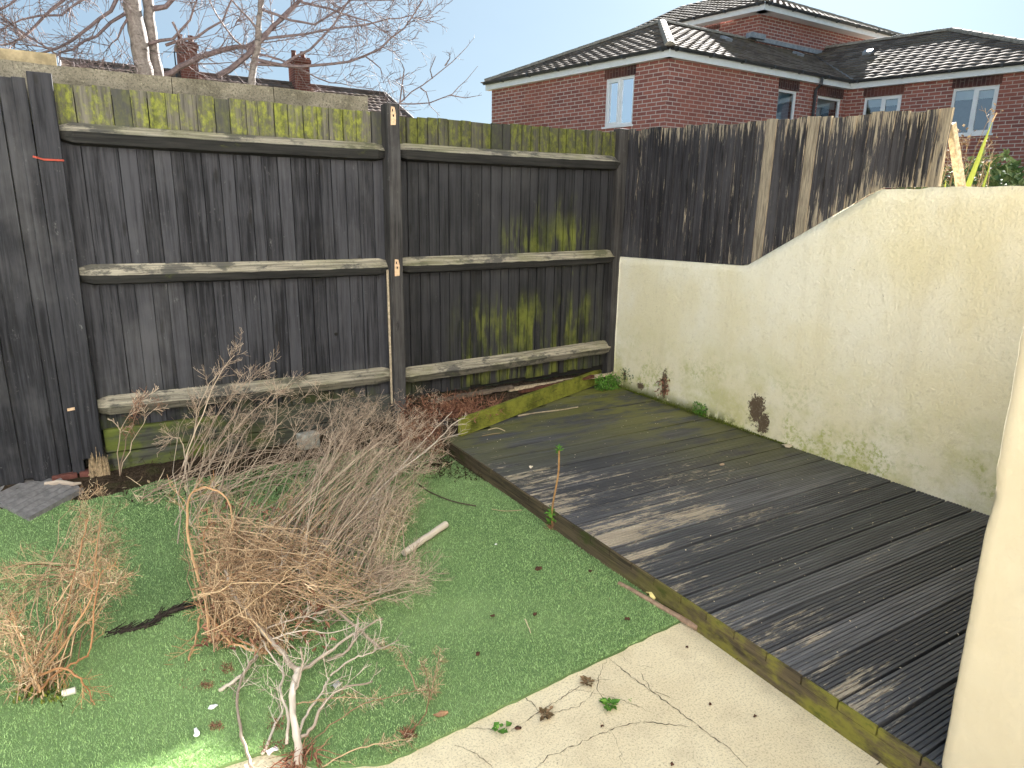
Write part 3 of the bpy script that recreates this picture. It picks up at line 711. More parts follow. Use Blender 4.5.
for i in range(ny-1):
    a = i*(NZ+1)+NZ; b = a+NZ+1; c = o0+2*i
    m.f.append([a, c, c+2, b]); m.r.append(.5); m.f.append([c, c+1, c+3, c+2]); m.r.append(.5)
m.f.append([j for j in range(NZ+1)]+[o0, o0+1]); m.r.append(.5)
wall = m.build('rendered_wall', M_wall, smooth=False, base=(3.7, 2.0, 0)); tag(wall, 'long cream rendered wall with a stepped-up top, algae stains along the deck', 'wall')
for p_ in wall.data.polygons: p_.use_smooth = abs(p_.normal.x) > .8

rf = thing('wall_fence', 'worn black-brown board fence standing on top of the cream wall', 'fence', (3.62, 3.1, 1.2))
m = MB(); random.seed(44); y = 4.337; i = 0
while y > 1.95:
    wd = rn(.068, .084); y2 = max(1.935, y-wd)
    if y2-1.935 < .03: y2 = 1.935
    zt = lambda yy: 2.13-(4.32-yy)*.0462
    r = random.random()*.9; i += 1
    if abs((y+y2)/2-2.97) < .04 or abs((y+y2)/2-2.72) < .04: r = .97
    jj = rn(-.009, .009); za, zb = zt(y)+jj, zt(y2)+jj+rn(-.003, .003); ba, bb = wall_top(y)+.003, wall_top(y2)+.003
    lx = rn(-.0015, .0015); lean = -.012
    m.hexa([(3.605+lx, y2+.0025, bb), (3.622, y2+.0025, bb), (3.622, y, ba), (3.612+lx, y, ba), (3.605+lx, y2+.0025+lean, zb), (3.622, y2+.0025+lean, zb), (3.622, y+lean, za), (3.612+lx, y+lean, za)], r)
    y = y2
m.build('boards', M_right, rf)
m = MB()
for z in (1.95, 1.35): 
    y_end = 1.97 if z > 1.7 else 2.95
    m.beam((3.645, 4.3, z), (3.645, y_end, z-.02), .04, .06)
m.build('rail', M_bare, rf)
m = MB(); m.beam((3.655, 1.95, 1.955), (3.80, 1.925, 1.655), .035, .028); m.build('strut', M_bare, rf)
m = MB(); m.box((3.635, 1.955, 1.66), (3.665, 2.0, 1.99)); m.build('end_post', M_bare, rf)

# house wall at the right
m = MB(); NZ = 90; r_ = random.Random(5)
for j in range(NZ+1):
    z = -.05+3.05*j/NZ
    e = .0035*mnoise.noise(Vector((0, 0, z*7)))+.003*mnoise.noise(Vector((0, 3, z*23)))
    chip = max(0, 1-abs(z-.86)/.05)*.012; L2 = .012*z
    m.v += [(1.752, -1.1, z), (1.752, .667+L2, z), (1.754, .688+L2+e-chip*.6, z), (1.762+chip, .695+L2+e-chip, z), (1.78, .697+L2+e, z), (3.6, .697, z)]
for j in range(NZ):
    for i in range(5): a = j*6+i; m.f.append([a, a+1, a+7, a+6]); m.r.append(.5)
m.add([(1.752, .6, 3.0), (1.752, -1.1, 3.0), (3.6, .6, 3.0), (3.6, -1.1, 3.0)], [(0, 1, 3, 2)], .5)
hw = m.build('house_wall', M_house, smooth=True, base=(2.5, -.5, 0)); tag(hw, 'smooth cream house wall edge filling the lower right corner', 'wall')

# unseen rest of the house behind the camera, added white to bounce fill light
m = MB(); m.box((-8.5, -1.4, -.05), (4.5, -1.102, 6.2)); hf = m.build('house', flat('white_fill_render', (.84, .85, .86), .85, .03, 3), base=(-2, -1.25, 0)); tag(hf, 'unseen white back of the house, added to bounce sunlight into the yard', 'house')
# ================================================================== BRICK BUILDING
BZ = 4.338
def V2(x, y): return Vector((x, y, 0))
Cc = V2(9.45, 10.28); Il = V2(15.08, 10.38); Al = V2(8.41, 15.48); Rr = V2(17.6, .4)   # wing runs on past the frame
dB = (Il-Cc).normalized(); dA = (Al-Cc).normalized(); dC = (V2(15.94, 7.28)-Il).normalized(); Rr = Il+dC*4.1
Rt = V2(15.94, 7.28)
bb = thing('brick_building', 'red brick building with hipped tiled roofs beyond the right fence', 'building', (12, 11, 1.6))
inB = Vector((-dB.y, dB.x, 0)); inA = Vector((dA.y, -dA.x, 0)); inC = Vector((-dC.y, dC.x, 0))
if inC.x < 0: inC = -inC
MBrA = brick_mat('brick_left_face', dA.x, dA.y); MBrB = brick_mat('brick_front_face', dB.x, dB.y); MBrC = brick_mat('brick_wing_face', dC.x, dC.y)
MS = brick_mat('dark_soldier_bricks', dB.x, dB.y, (.06, .03, .03), (.045, .025, .028), (.14, .11, .10), soldier=True)
MSA = brick_mat('dark_soldier_bricks_side', dA.x, dA.y, (.06, .03, .03), (.045, .025, .028), (.14, .11, .10), soldier=True)
def line_x(P, dP, Q, dQ):
    den = dP.x*dQ.y-dP.y*dQ.x; t = ((Q.x-P.x)*dQ.y-(Q.y-P.y)*dQ.x)/den; return P+dP*t
SET = .12
wB0, wA0, wC0 = Cc+inB*SET, Cc+inA*SET, Il+inC*SET
cAB = line_x(wB0, dB, wA0, dA); cBC = line_x(wB0, dB, wC0, dC); cA1 = Al+inA*SET-dA*.1; cC1 = Rr+inC*SET-dC*.12
ZB0, ZT = 1.2, BZ+.02
def wall_face(P, Q, inn, holes, mat, matS, name='wall', z0=ZB0, z1=ZT):
    """a wall with openings cut out, reveals and windows; holes: (t0,t1,z0,z1,panes,curtain)"""
    d_ = (Q-P).normalized(); ln_ = (Q-P).length; m = MB(); cuts = sorted(set([0, ln_]+[h[0] for h in holes]+[h[1] for h in holes]))
    def quad(t0, t1, za, zb): 
        a, b = P+d_*t0, P+d_*t1; m.add([(a.x, a.y, za), (b.x, b.y, za), (b.x, b.y, zb), (a.x, a.y, zb)], [(0, 1, 2, 3)], .5)
    for t0, t1 in zip(cuts, cuts[1:]):
        hh_ = [h for h in holes if h[0] <= t0+1e-6 and h[1] >= t1-1e-6]
        if hh_: quad(t0, t1, z0, hh_[0][2]); quad(t0, t1, hh_[0][3], z1)
        else: quad(t0, t1, z0, z1)
    for h in holes:
        for (t, za, tb, zb) in ((h[0], h[2], h[0], h[3]), (h[1], h[2], h[1], h[3]), (h[0], h[3], h[1], h[3]), (h[0], h[2], h[1], h[2])):
            a, b = P+d_*t, P+d_*tb; c, e = a+inn*.11, b+inn*.11
            if t == tb: m.add([(a.x, a.y, za), (c.x, c.y, za), (c.x, c.y, zb), (a.x, a.y, zb)], [(0, 1, 2, 3)], .5)
            else: m.add([(a.x, a.y, za), (b.x, b.y, za), (e.x, e.y, za), (c.x, c.y, za)], [(0, 1, 2, 3)], .5)
    w_ = m.build(name, mat, bb)
    for h in holes:
        t0, t1, za, zb, nl, cur = h; 
        if zb+.03 < z1:   # dark soldier course over the opening
            s_ = MB(); a, b = P+d_*(t0-.03)-inn*.004, P+d_*(t1+.03)-inn*.004
            s_.add([(a.x, a.y, zb), (b.x, b.y, zb), (b.x, b.y, z1), (a.x, a.y, z1)], [(0, 1, 2, 3)], .5); s_.build('lintel', matS, bb)
        win = MB(); fw = .05; o_ = inn*.04
        def bar(ta, tb, z_a, z_b, o2=0.0, dep=.05):
            a = P+d_*ta+o_+inn*o2; b = P+d_*tb+o_+inn*o2; c = b+inn*dep; e = a+inn*dep
            win.hexa([(a.x, a.y, z_a), (b.x, b.y, z_a), (c.x, c.y, z_a), (e.x, e.y, z_a), (a.x, a.y, z_b), (b.x, b.y, z_b), (c.x, c.y, z_b), (e.x, e.y, z_b)], .5)
        bar(t0, t0+fw, za, zb); bar(t1-fw, t1, za, zb); bar(t0+fw, t1-fw, zb-fw, zb); bar(t0+fw, t1-fw, za, za+fw)
        cells = [(t0+fw, t1-fw)]
        if nl == 2:
            mid = (t0+t1)/2; bar(mid-.03, mid+.03, za+fw, zb-fw); cells = [(t0+fw, mid-.03), (mid+.03, t1-fw)]
            sx0, sx1 = cells[1]; bar(sx0, sx0+.03, za+fw, zb-fw, -.012, .03); bar(sx1-.03, sx1, za+fw, zb-fw, -.012, .03); bar(sx0+.03, sx1-.03, za+fw, za+fw+.03, -.012, .03); bar(sx0+.03, sx1-.03, zb-fw-.03, zb-fw, -.012, .03)
        bar(t0-.03, t1+.03, za-.035, za-.002, -.07, .11)
        W_ = win.build('window', M_white, bb)
        for (ta, tb) in cells:
            gm = MB(); a = P+d_*ta+o_+inn*.025; b = P+d_*tb+o_+inn*.025
            gm.add([(a.x, a.y, za+fw), (b.x, b.y, za+fw), (b.x, b.y, zb-fw), (a.x, a.y, zb-fw)], [(0, 1, 2, 3)], .5); gm.build('pane', M_glass, W_)
        if cur == 'curtain':
            cm_ = MB(); n = 40
            VV = []
            for i in range(n+1):
                t = t0+.04+(t1-t0-.08)*i/n; p = P+d_*t+inn*(.17+.018*math.sin(i*1.35)); VV += [(p.x, p.y, za+.04), (p.x, p.y, zb-.04)]
            cm_.add(VV, [(2*i, 2*i+2, 2*i+3, 2*i+1) for i in range(n)], .5); cm_.build('curtain', M_curtain, W_)
        else:
            cm_ = MB(); a = P+d_*(t0+.04)+inn*.15; b = P+d_*(t1-.04)+inn*.15; zc = zb-(zb-za)*.24
            cm_.add([(a.x, a.y, zc), (b.x, b.y, zc), (b.x, b.y, zb-.03), (a.x, a.y, zb-.03)], [(0, 1, 2, 3)], .5); cm_.build('blind', M_blind, W_)
        rm = MB(); a = P+d_*(t0-.2)+inn*.7; b = P+d_*(t1+.2)+inn*.7
        a1 = P+d_*(t0-.2)+inn*.2; b1 = P+d_*(t1+.2)+inn*.2; lo, hi = za-.25, z1+.1
        rm.add([(a.x, a.y, lo), (b.x, b.y, lo), (b.x, b.y, hi), (a.x, a.y, hi), (a1.x, a1.y, lo), (b1.x, b1.y, lo), (b1.x, b1.y, hi), (a1.x, a1.y, hi)], [(0, 1, 2, 3), (0, 4, 7, 3), (1, 5, 6, 2), (0, 1, 5, 4), (3, 2, 6, 7)], .5)
        rm.build('room_lining', M_room, W_)
    return w_
def tpar(P, Q, pt): d_ = (Q-P).normalized(); return (V2(pt[0], pt[1])-P).dot(d_)
PA, QA = cAB, cA1
ta, tb = tpar(PA, QA, (9.284, 11.151)), tpar(PA, QA, (9.138, 11.876))
wall_face(PA, QA, inA, [(ta, tb, 3.24, 4.16, 2, 'curtain')], MBrA, MSA)
PB, QB = cAB, cBC
h1 = (tpar(PB, QB, (12.765, 10.361)), tpar(PB, QB, (13.397, 10.373)), 3.24, 4.14, 1, 'curtain')
h2 = (tpar(PB, QB, (14.104, 10.387)), tpar(PB, QB, (14.989, 10.404)), 3.24, 4.13, 1, 'blind')
wall_face(PB, QB, inB, [h1, h2], MBrB, MS)
PC, QC = cBC, cC1
h3 = (tpar(PC, QC, (15.176, 10.112)), tpar(PC, QC, (15.378, 9.363)), 3.3, 4.145, 2, 'blind')
h4 = (tpar(PC, QC, (15.629, 8.432)), tpar(PC, QC, (15.841, 7.646)), 3.22, 4.155, 2, 'blind')
wall_face(PC, QC, inC, [h3, h4], MBrC, MSA)
bk = MB(); q0 = cC1; q1 = cC1+inC*5.6; bk.add([(q0.x, q0.y, ZB0), (q1.x, q1.y, ZB0), (q1.x, q1.y, ZT), (q0.x, q0.y, ZT)], [(0, 1, 2, 3)]); bk.build('end_wall', MBrB, bb)
bk = MB(); q0 = cA1; q1 = cA1+inA*7; bk.add([(q0.x, q0.y, ZB0), (q1.x, q1.y, ZB0), (q1.x, q1.y, ZT), (q0.x, q0.y, ZT)], [(0, 1, 2, 3)]); bk.build('end_wall', MBrB, bb)

# fascia and gutters
def fascia(pts, z, name='fascia', hgt=.15):
    m = MB(); gm = MB()
    for (a, ia), (b, ib) in zip(pts, pts[1:]):
        pass
def run(P, Q, inn, z, parent=bb, hgt=.15):
    m = MB(); a, b = P, Q; c, e = b+inn*.02, a+inn*.02
    m.hexa([(a.x, a.y, z), (b.x, b.y, z), (c.x, c.y, z), (e.x, e.y, z), (a.x, a.y, z+hgt), (b.x, b.y, z+hgt), (c.x, c.y, z+hgt), (e.x, e.y, z+hgt)], .5)
    a, b = P+inn*.02, Q+inn*.02; c, e = Q+inn*(SET+.02), P+inn*(SET+.02)
    m.hexa([(a.x, a.y, z), (b.x, b.y, z), (c.x, c.y, z), (e.x, e.y, z), (a.x, a.y, z+.012), (b.x, b.y, z+.012), (c.x, c.y, z+.012), (e.x, e.y, z+.012)], .5)
    m.build('fascia', M_white, parent)
    gm = MB(); g0 = P-inn*.05; g1 = Q-inn*.05; n = 7; VV = []
    for p in (g0, g1):
        for i in range(n): t = math.pi*i/(n-1); VV.append((p.x-inn.x*.05*math.cos(t), p.y-inn.y*.05*math.cos(t), z+hgt+.015-.055*math.sin(t)))
    gm.add(VV, [(i, i+1, n+i+1, n+i) for i in range(n-1)]+[(n-1, 0, n, 2*n-1)], .5)
    L_ = (g1-g0).length; k = int(L_/.9); d_ = (g1-g0).normalized()
    for i in range(k+1):
        p = g0+d_*(.15+i*.9); 
        if (p-g0).length < L_: gm.obox((p.x, p.y, z+hgt-.01), d_*.02, inn*.058, (0, 0, .032))
    gm.build('gutter', M_gutter, parent)
run(Cc, Al, inA, BZ); run(Cc, Il, inB, BZ); run(Il, Rr, inC, BZ)
# downpipe beside the second window
dpx = Cc+dB*(tpar(Cc, Il, (13.93, 10.38))); m = MB(); a = dpx-inB*.05
m.tube([(a.x, a.y, BZ+.12), (a.x, a.y, BZ-.02), (a.x+.0, a.y+.12, BZ-.12), (a.x, a.y+.12, 1.5)], .034, 8, .5); m.build('downpipe', M_gutter, bb)

# tiled roof slopes
def slope(P, Q, inn, ze, pitch, length, clip, name='roof', mat=None, tw=.24, gauge=.215, parent=bb, ext=(0, 0), amp=.011):
    """tile grid rising from eave P->Q; clip: list of (point, normal) vertical/any planes, keeps the side the normal points away from"""
    mat = mat or M_tile
    d_ = (Q-P).normalized(); L_ = (Q-P).length; up = (inn*math.cos(pitch)+Vector((0, 0, math.sin(pitch)))); nn = d_.cross(up); 
    if nn.z < 0: nn = -nn
    m = MB(); O = P-inn*.06+Vector((0, 0, ze)); rows = int(length/gauge)+1; c0 = int(-ext[0]/tw); c1 = int((L_+ext[1])/tw)+1; KW = 6
    for r_ in range(rows):
        for c_ in range(c0, c1):
            base = O+d_*(c_*tw+(0))+up*(r_*gauge)+nn*rn(-.002, .003); VV = []
            for i in range(KW+1):
                hgt = amp*(.5-.5*math.cos(2*math.pi*i/KW*1.0))
                p = base+d_*(tw*i/KW)
                VV += [p+nn*(hgt+.004), p+nn*(hgt+.030), p+up*(gauge+.02)+nn*(hgt+.008)]
            FF = []
            for i in range(KW): a_ = i*3; FF += [(a_+1, a_+4, a_+5, a_+2), (a_, a_+3, a_+4, a_+1)]
            m.add(VV, FF)
    # backing sheet
    a = O+d_*(c0*tw); b = O+d_*(c1*tw); m.add([a, b, b+up*rows*gauge, a+up*rows*gauge], [(0, 1, 2, 3)], .1)
    ob = m.build(name, mat, parent)
    off = Vector((0, 0, 0)); q = parent
    while q is not None: off += q.location; q = q.parent
    bm = bmesh.new(); bm.from_mesh(ob.data)
    for (pt, no) in clip:
        bmesh.ops.bisect_plane(bm, geom=bm.verts[:]+bm.edges[:]+bm.faces[:], plane_co=Vector(pt)-off, plane_no=Vector(no), clear_outer=True, dist=1e-5)
    bm.to_mesh(ob.data); bm.free(); return ob
PIT = R(25); ZE = BZ+.15
def vplane(P, d_, keep):    # vertical plane through P along d_, keeping the side of point 'keep'
    n = Vector((-d_.y, d_.x, 0)); 
    if n.dot(Vector(keep)-P) > 0: n = -n
    return (P, n)
hipC = ((inA/ (1)) + inB).normalized()
# direction of the hip: equal distance from both eaves
def hipdir(i1, i2):     # solve v.i1 = v.i2 = 1
    det = i1.x*i2.y-i1.y*i2.x; return Vector(((i2.y-i1.y)/det, (i1.x-i2.x)/det, 0))
h_ab = hipdir(inA, inB); apex = Cc+h_ab*2.60; RZ = ZE+2.60*math.tan(PIT)
inE = -dA                          # far end of the A block: its eave faces away
h_far = hipdir(inA, -inB); farC = Cc+dA*5.31
mid = Cc+dA*2.6
slope(Cc, Al, inA, ZE, PIT, 3.1, [vplane(Cc, h_ab, mid), vplane(apex, (apex-farC), mid)], ext=(0, 0))
midB = Cc+dB*3+inB*.5
hv = hipdir(inB, inC)   # valley between front slope and wing
slope(Cc, Cc+dB*9, inB, ZE, PIT, 3.0, [vplane(Cc, h_ab, midB), (apex+inB*.02, inB), vplane(Il, hv, midB)])
Cr = Rr; endmid = Il+dC*2+inC*.9
# the wing: hip at its near end; ridge point seen over the big window
hw_ = 2.95; rp = V2(18.2, 9.95); nearC = rp-inC*hw_-(-dC)*hw_*0
tend = (rp-Il).dot(dC)+hw_; endP = Il+dC*max(tend, 3.4); h_ce = hipdir(inC, -dC)
slope(Il, Rr, inC, ZE, PIT, 3.5, [vplane(Il, hv, endmid), vplane(Cr, hipdir(inC, -dC), endmid), (Il+inC*hw_, inC)], ext=(6, 0))
farE = Rr+inC*2*hw_; apexE = Rr+inC*hw_-dC*hw_
slope(Il+inC*2*hw_, farE, -inC, ZE, PIT, 3.4, [(Il+inC*hw_, -inC), vplane(farE, hipdir(-inC, -dC), endmid+inC*4)], ext=(6, 0))
slope(Rr, farE, -dC, ZE, PIT, 3.4, [vplane(Rr, hipdir(inC, -dC), Rr+inC*hw_), vplane(farE, hipdir(-inC, -dC), Rr+inC*hw_)])
run(Rr, farE, -dC, BZ)
# back slope of the A block
slope(farC+inA*0, farC+dB*7, -inB, ZE, PIT, 3.1, [vplane(farC, h_far, farC+dB*3-inB), (apex-inB*.02, -inB)])
# ridge and hip caps
def caps(P, Q, name='ridge_tiles', mat=M_ridge, rr=.10, parent=bb, step=.38):
    m = MB(); P, Q = Vector(P), Vector(Q); L_ = (Q-P).length; d_ = (Q-P).normalized(); n = max(1, int(L_/step)); s_ = d_.cross(Vector((0, 0, 1))).normalized(); u = s_.cross(d_)
    for i in range(n):
        a = P+d_*L_*i/n; b = P+d_*(L_*(i+1)/n+.02); VV = []
        for p, q_ in ((a, rr), (b, rr*.93)):
            for k in range(7): t = math.pi*(k/6)*1.0; VV.append(p+s_*q_*math.cos(t)+u*(q_*.85*math.sin(t)-.01))
        m.add(VV, [(k, k+1, 8+k, 7+k) for k in range(6)]+[tuple(range(7)), tuple(range(13, 6, -1))])
    m.build(name, mat, parent)
def Zv(p, z): return Vector((p.x, p.y, z))
caps(Zv(Cc, ZE+.04), Zv(apex, RZ+.05)); caps(Zv(farC, ZE+.04), Zv(apex, RZ+.05)); caps(Zv(apex, RZ+.05), Zv(apex+dB*3.2, RZ+.05))
RZC = ZE+hw_*math.tan(PIT)
caps(Zv(Il+inC*hw_-dC*6, RZC+.05), Zv(apexE, RZC+.05)); caps(Zv(Rr, ZE+.04), Zv(apexE, RZC+.05))
m = MB(); va = Zv(Il, ZE+.02); vb = Zv(Il+hv*2.7, ZE+2.7*math.tan(PIT)+.02); m.beam(va+Vector((0, 0, .02)), vb+Vector((0, 0, .02)), .07, .05); m.build('valley', M_gutter, bb)
# roof vents
for (u_, v_) in ((725, 42), (768, 44), (797, 57), (868, 55)):
    P0_, in_ = (Il, inC) if u_ > 840 else (Cc, inB); nrm = (-in_*math.sin(PIT)+Vector((0, 0, math.cos(PIT)))); d_ = wray(u_, v_); O = Vector((0, 0, H)); t = ((Zv(P0_, ZE)-O).dot(nrm))/(d_.dot(nrm)); p = O+d_*t
    m = MB(); up_ = in_*math.cos(PIT)+Vector((0, 0, math.sin(PIT))); sd__ = nrm.cross(up_); m.obox(p+nrm*.07, sd__*.10, up_*.11, nrm*.035); m.build('roof_vent', M_lead, bb)

# upper storey block
TY = 12.85; tc = V2(14.72, TY); tA = tc+dA*3.4; tB = V2(20.0, TY+.05); TZ = 6.36
inT = Vector((-dB.y, dB.x, 0))
m = MB(); m.add([(tc.x, tc.y, 5.2), (tB.x, tB.y, 5.2), (tB.x, tB.y, TZ), (tc.x, tc.y, TZ)], [(0, 1, 2, 3)]); m.build('upper_wall', MBrB, bb)
# left face with its small window
def face_holes():
    t0 = .38; wall_face(tc, tA, inA, [(1.15, 1.95, 5.75, 6.22, 1, 'blind')], MBrA, MSA, 'upper_wall', 5.0, TZ)
face_holes()
oh = .28; eC = tc-inA*oh-inT*oh; eA = eC+dA*4.2; eB = eC+dB*6.0
SETo = SET; SET = .28
run(eC, eA, inA, TZ-.01, hgt=.15); run(eC, eB, inT, TZ-.01, hgt=.15)
SET = SETo
ZT2 = TZ+.14; P2 = R(24); h2_ = hipdir(inA, inT)
slope(eC, eA, inA, ZT2, P2, 3.0, [vplane(eC, h2_, eC+dA*2)], ext=(0, 0)); 
slope(eC, eB, inT, ZT2, P2, 3.0, [vplane(eC, h2_, eC+dB*3), vplane(eB, hipdir(inT, -dB), eC+dB*3)])
caps(Zv(eC, ZT2+.04), Zv(eC+h2_*2.7, ZT2+2.7*math.tan(P2)+.05)); 
caps(Zv(eB, ZT2+.04), Zv(eB+hipdir(inT, -dB)*2.7, ZT2+2.7*math.tan(P2)+.05))
# lead flashing at the foot of the upper wall
m = MB(); m.beam(Vector((tc.x-.1, TY-.03, RZ+.08)), Vector((18.2, TY-.03, RZ+.05)), .05, .10); m.obox((tc.x-.15, TY-.05, RZ+.12), (.25, 0, 0), (0, .1, 0), (0, 0, .06)); m.beam(Vector((17.2, TY-.03, RZ+.02)), Vector((18.3, TY-.08, RZ+.22)), .06, .18); m.build('flashing', M_lead, bb)

# ================================================================== FAR HOUSES (left)
th = thing('terraced_house', 'long brown tiled roof with two red chimneys beyond the left fence', 'house', (3, 22, 0))
ex = Vector((1, 0, 0)); ey = Vector((0, 1, 0)); zr = 5.55; run_ = 3.6; pt_ = R(33); eave_y = 25-run_; ze = zr-run_*math.tan(pt_); xr = 9.45
hp = Vector((1, -1, 0)).normalized(); slope(V2(-.35, eave_y), V2(xr+run_*.3, eave_y), ey, ze, pt_, 4.4, [vplane(V2(xr, 25), Vector((.3, -1, 0)).normalized(), Vector((0, 22, 0))), (Vector((0, 25, 0)), ey)], mat=M_tile2, parent=th, tw=.22, gauge=.22)
m = MB(); m.add([(xr, 25, zr), (xr+1.05, eave_y, ze), (xr+1.05, 28.6, ze)], [(0, 1, 2)]); m.add([(-.35, 25, zr), (xr, 25, zr), (xr+1.05, 28.6, ze), (-.35, 28.6, ze)], [(0, 1, 2, 3)]); m.build('rear_roof', M_tile2, th)
m = MB(); m.box((-.2, eave_y+.25, -.04), (xr+.8, 28.4, ze)); m.build('wall', brick_mat('far_brick', 1, 0), th)
caps((-.35, 25, zr+.03), (xr, 25, zr+.03), parent=th, mat=flat('far_ridge', (.13, .10, .08), .8)); caps((xr, 25, zr+.03), (xr+1.05, eave_y, ze), parent=th, mat=flat('far_hip', (.15, .12, .10), .8))
m = MB(); m.beam((-.38, 24.95, zr+.02), (-.38, eave_y, ze+.05), .06, .22); m.build('verge_board', M_white, th)
Mpot = flat('clay_chimney_pot', (.17, .075, .05), .8); Mch = brick_mat('chimney_brick', 1, 0, (.20, .07, .05), (.13, .05, .04), (.30, .24, .20))
for cx_, zt in ((3.0, 6.22), (6.42, 6.18)):
    m = MB(); m.box((cx_-.25, 24.5, zr-.6), (cx_+.25, 25.3, zt)); m.box((cx_-.30, 24.44, zt), (cx_+.30, 25.36, zt+.10)); m.box((cx_-.27, 24.48, zt+.10), (cx_+.27, 25.32, zt+.17)); ch = m.build('chimney', Mch, th)
    for dx_ in (-.15, .15):
        m = MB(); m.tube([(cx_+dx_, 24.9, zt+.17), (cx_+dx_, 24.9, zt+.2), (cx_+dx_, 24.9, zt+.36), (cx_+dx_, 24.9, zt+.42)], [.10, .085, .07, .09], 10, .5); m.build('chimney_pot', Mpot, ch)
m = MB(); m.tube([(1.9+.7, 24.4, zr-.5), (1.9+.7, 24.4, zr+.5)], .02, 5); m.tube([(2.3, 24.4, zr+.45), (2.9, 24.4, zr+.5)], .012, 4); m.build('aerial', M_gutter, th)

# ================================================================== TREES
def wander(p, d_, L_, n, curl=.18, up=.0):
    pts = [Vector(p)]; d_ = Vector(d_).normalized()
    for i in range(n):
        d_ = (d_+rv(curl)+Vector((0, 0, up))).normalized(); pts.append(pts[-1]+d_*L_/n)
    return pts
def ramify(m, path, r0, L_, depth, dens=5, spread=.9, curl=.16, up=.04, sides=(5, 4, 3), minr=.0022):
    """side shoots along a path, recursively"""
    n = len(path)
    for k in range(dens):
        t = rn(.12, 1.0)*(n-1); i = min(int(t), n-2); p = path[i].lerp(path[i+1], t-i); tan = (path[i+1]-path[i]).normalized()
        side = tan.cross(rv()).normalized(); d_ = (tan*rn(.45, 1.0)+side*spread*rn(.6, 1.1)).normalized()
        ll = L_*rn(.5, 1.15)*(1-.35*t/(n-1)); rr = max(minr, r0*rn(.42, .62)); q = wander(p, d_, ll, 5 if depth else 4, curl, up)
        m.tube(q, [max(minr*.8, rr*(1-.8*i_/(len(q)-1))) for i_ in range(len(q))], sides[min(depth, 2)] if depth < 3 else 3, cap=False)
        if depth > 0: ramify(m, q, rr, L_*.52, depth-1, max(3, int(dens*.8)), spread, curl*1.15, up, sides, minr)
def limb(m, pix, y0, y1, r0, r1, jitter=.03, sides=6):
    n = len(pix); pts = [ony(u, v, y0+(y1-y0)*i/(n-1)) for i, (u, v) in enumerate(pix)]
    out = []
    for a, b in zip(pts, pts[1:]):
        k = max(2, int((b-a).length/.10))
        for i in range(k): out.append(a.lerp(b, i/k)+rv(jitter*.3))
    out.append(pts[-1]); N = len(out)
    m.tube(out, [r0+(r1-r0)*i/(N-1) for i in range(N)], sides, cap=False); return out
random.seed(101)
tr = thing('birch_tree', 'bare twin-stemmed birch with scarred pale trunk behind the left fence', 'tree', (.5, 6.5, 0), 'bare birches behind the fence')
m = MB()
def trunk(m, pts, rs, k=12):
    out = []; rr = []
    for (a, ra), (b, rb) in zip(zip(pts, rs), zip(pts[1:], rs[1:])):
        for i in range(8): out.append(a.lerp(b, i/8)+rv(.006)); rr.append(ra+(rb-ra)*i/8+rn(-.004, .004))
    out.append(pts[-1]); rr.append(rs[-1]); m.tube(out, rr, k)
pa, pb = ony(146, 78, 6.5), ony(131, 0, 6.5); pa0 = pa+(pa-pb)*4.6; pa0.z = -.04
trunk(m, [pa0, pa, pb, pb+(pb-pa)*1.6+Vector((-.05, 0, 0)), pb+(pb-pa)*3.2], [.12, .066, .060, .045, .025])
pc, pd = ony(158, 78, 6.55), ony(147, 0, 6.6); pc0 = Vector((pa0.x+.12, 6.55, -.04))
trunk(m, [pc0, pc, pd, pd+(pd-pc)*1.7, pd+(pd-pc)*3.0], [.08, .042, .038, .028, .016])
m.build('trunk', M_birch, tr, smooth=True)
m = MB()
limbs = [
 ([(165, 76), (180, 68), (200, 56), (225, 50), (248, 46), (272, 28), (300, 0)], 6.5, 6.2, .024, .014),
 ([(150, 8), (166, 6), (180, -8), (196, -30)], 6.6, 6.4, .022, .014),
 ([(128, 12), (112, 22), (95, 35), (72, 50), (58, 52)], 6.5, 6.1, .013, .006),
 ([(130, 15), (122, 28), (118, 38), (108, 48)], 6.5, 6.4, .011, .004),
 ([(150, -40), (110, 10), (70, 42), (30, 56), (0, 62)], 6.5, 5.9, .018, .006),
 ([(140, -60), (80, -20), (35, 28), (10, 44), (-20, 50)], 6.5, 6.0, .018, .006),
 ([(138, -50), (60, -30), (10, 5), (-20, 20)], 6.5, 6.2, .016, .006),
 ([(150, 44), (172, 38), (190, 20), (200, -8)], 6.5, 6.3, .014, .006),
 ([(136, -10), (100, -8), (60, 14), (20, 20), (-15, 34)], 6.5, 6.1, .012, .005),
 ([(0, 15), (30, 38), (60, 58), (98, 72)], 6.2, 6.0, .008, .003),
 ([(166, 44), (196, 38), (222, 20), (236, -10)], 6.5, 6.2, .012, .006),
 ([(172, 22), (186, 46), (205, 60)], 6.3, 6.2, .010, .004)]
for pix, ya, yb, r0, r1 in limbs:
    q = limb(m, pix, ya, yb, r0, r1); ramify(m, q, r0*.55, .55, 2, int(3+len(q)*.40), .75, .15, .02, minr=.0019)
m.build('branches', M_twig, tr)
random.seed(102)
tr = thing('birch_tree', 'slimmer bare birch with spreading arched twigs reaching over the fence top', 'tree', (1.1, 6.3, 0), 'bare birches behind the fence')
m = MB(); b0, b1, b2 = ony(250, 88, 6.2), ony(257, 45, 6.2), ony(261, 0, 6.2); f0 = b0+(b0-b2)*3.2; f0.z = -.04
trunk(m, [f0, b0, b1, b2, b2+(b2-b1)*3], [.06, .029, .025, .021, .010], 8); m.build('trunk', M_birch, tr, smooth=True)
m = MB()
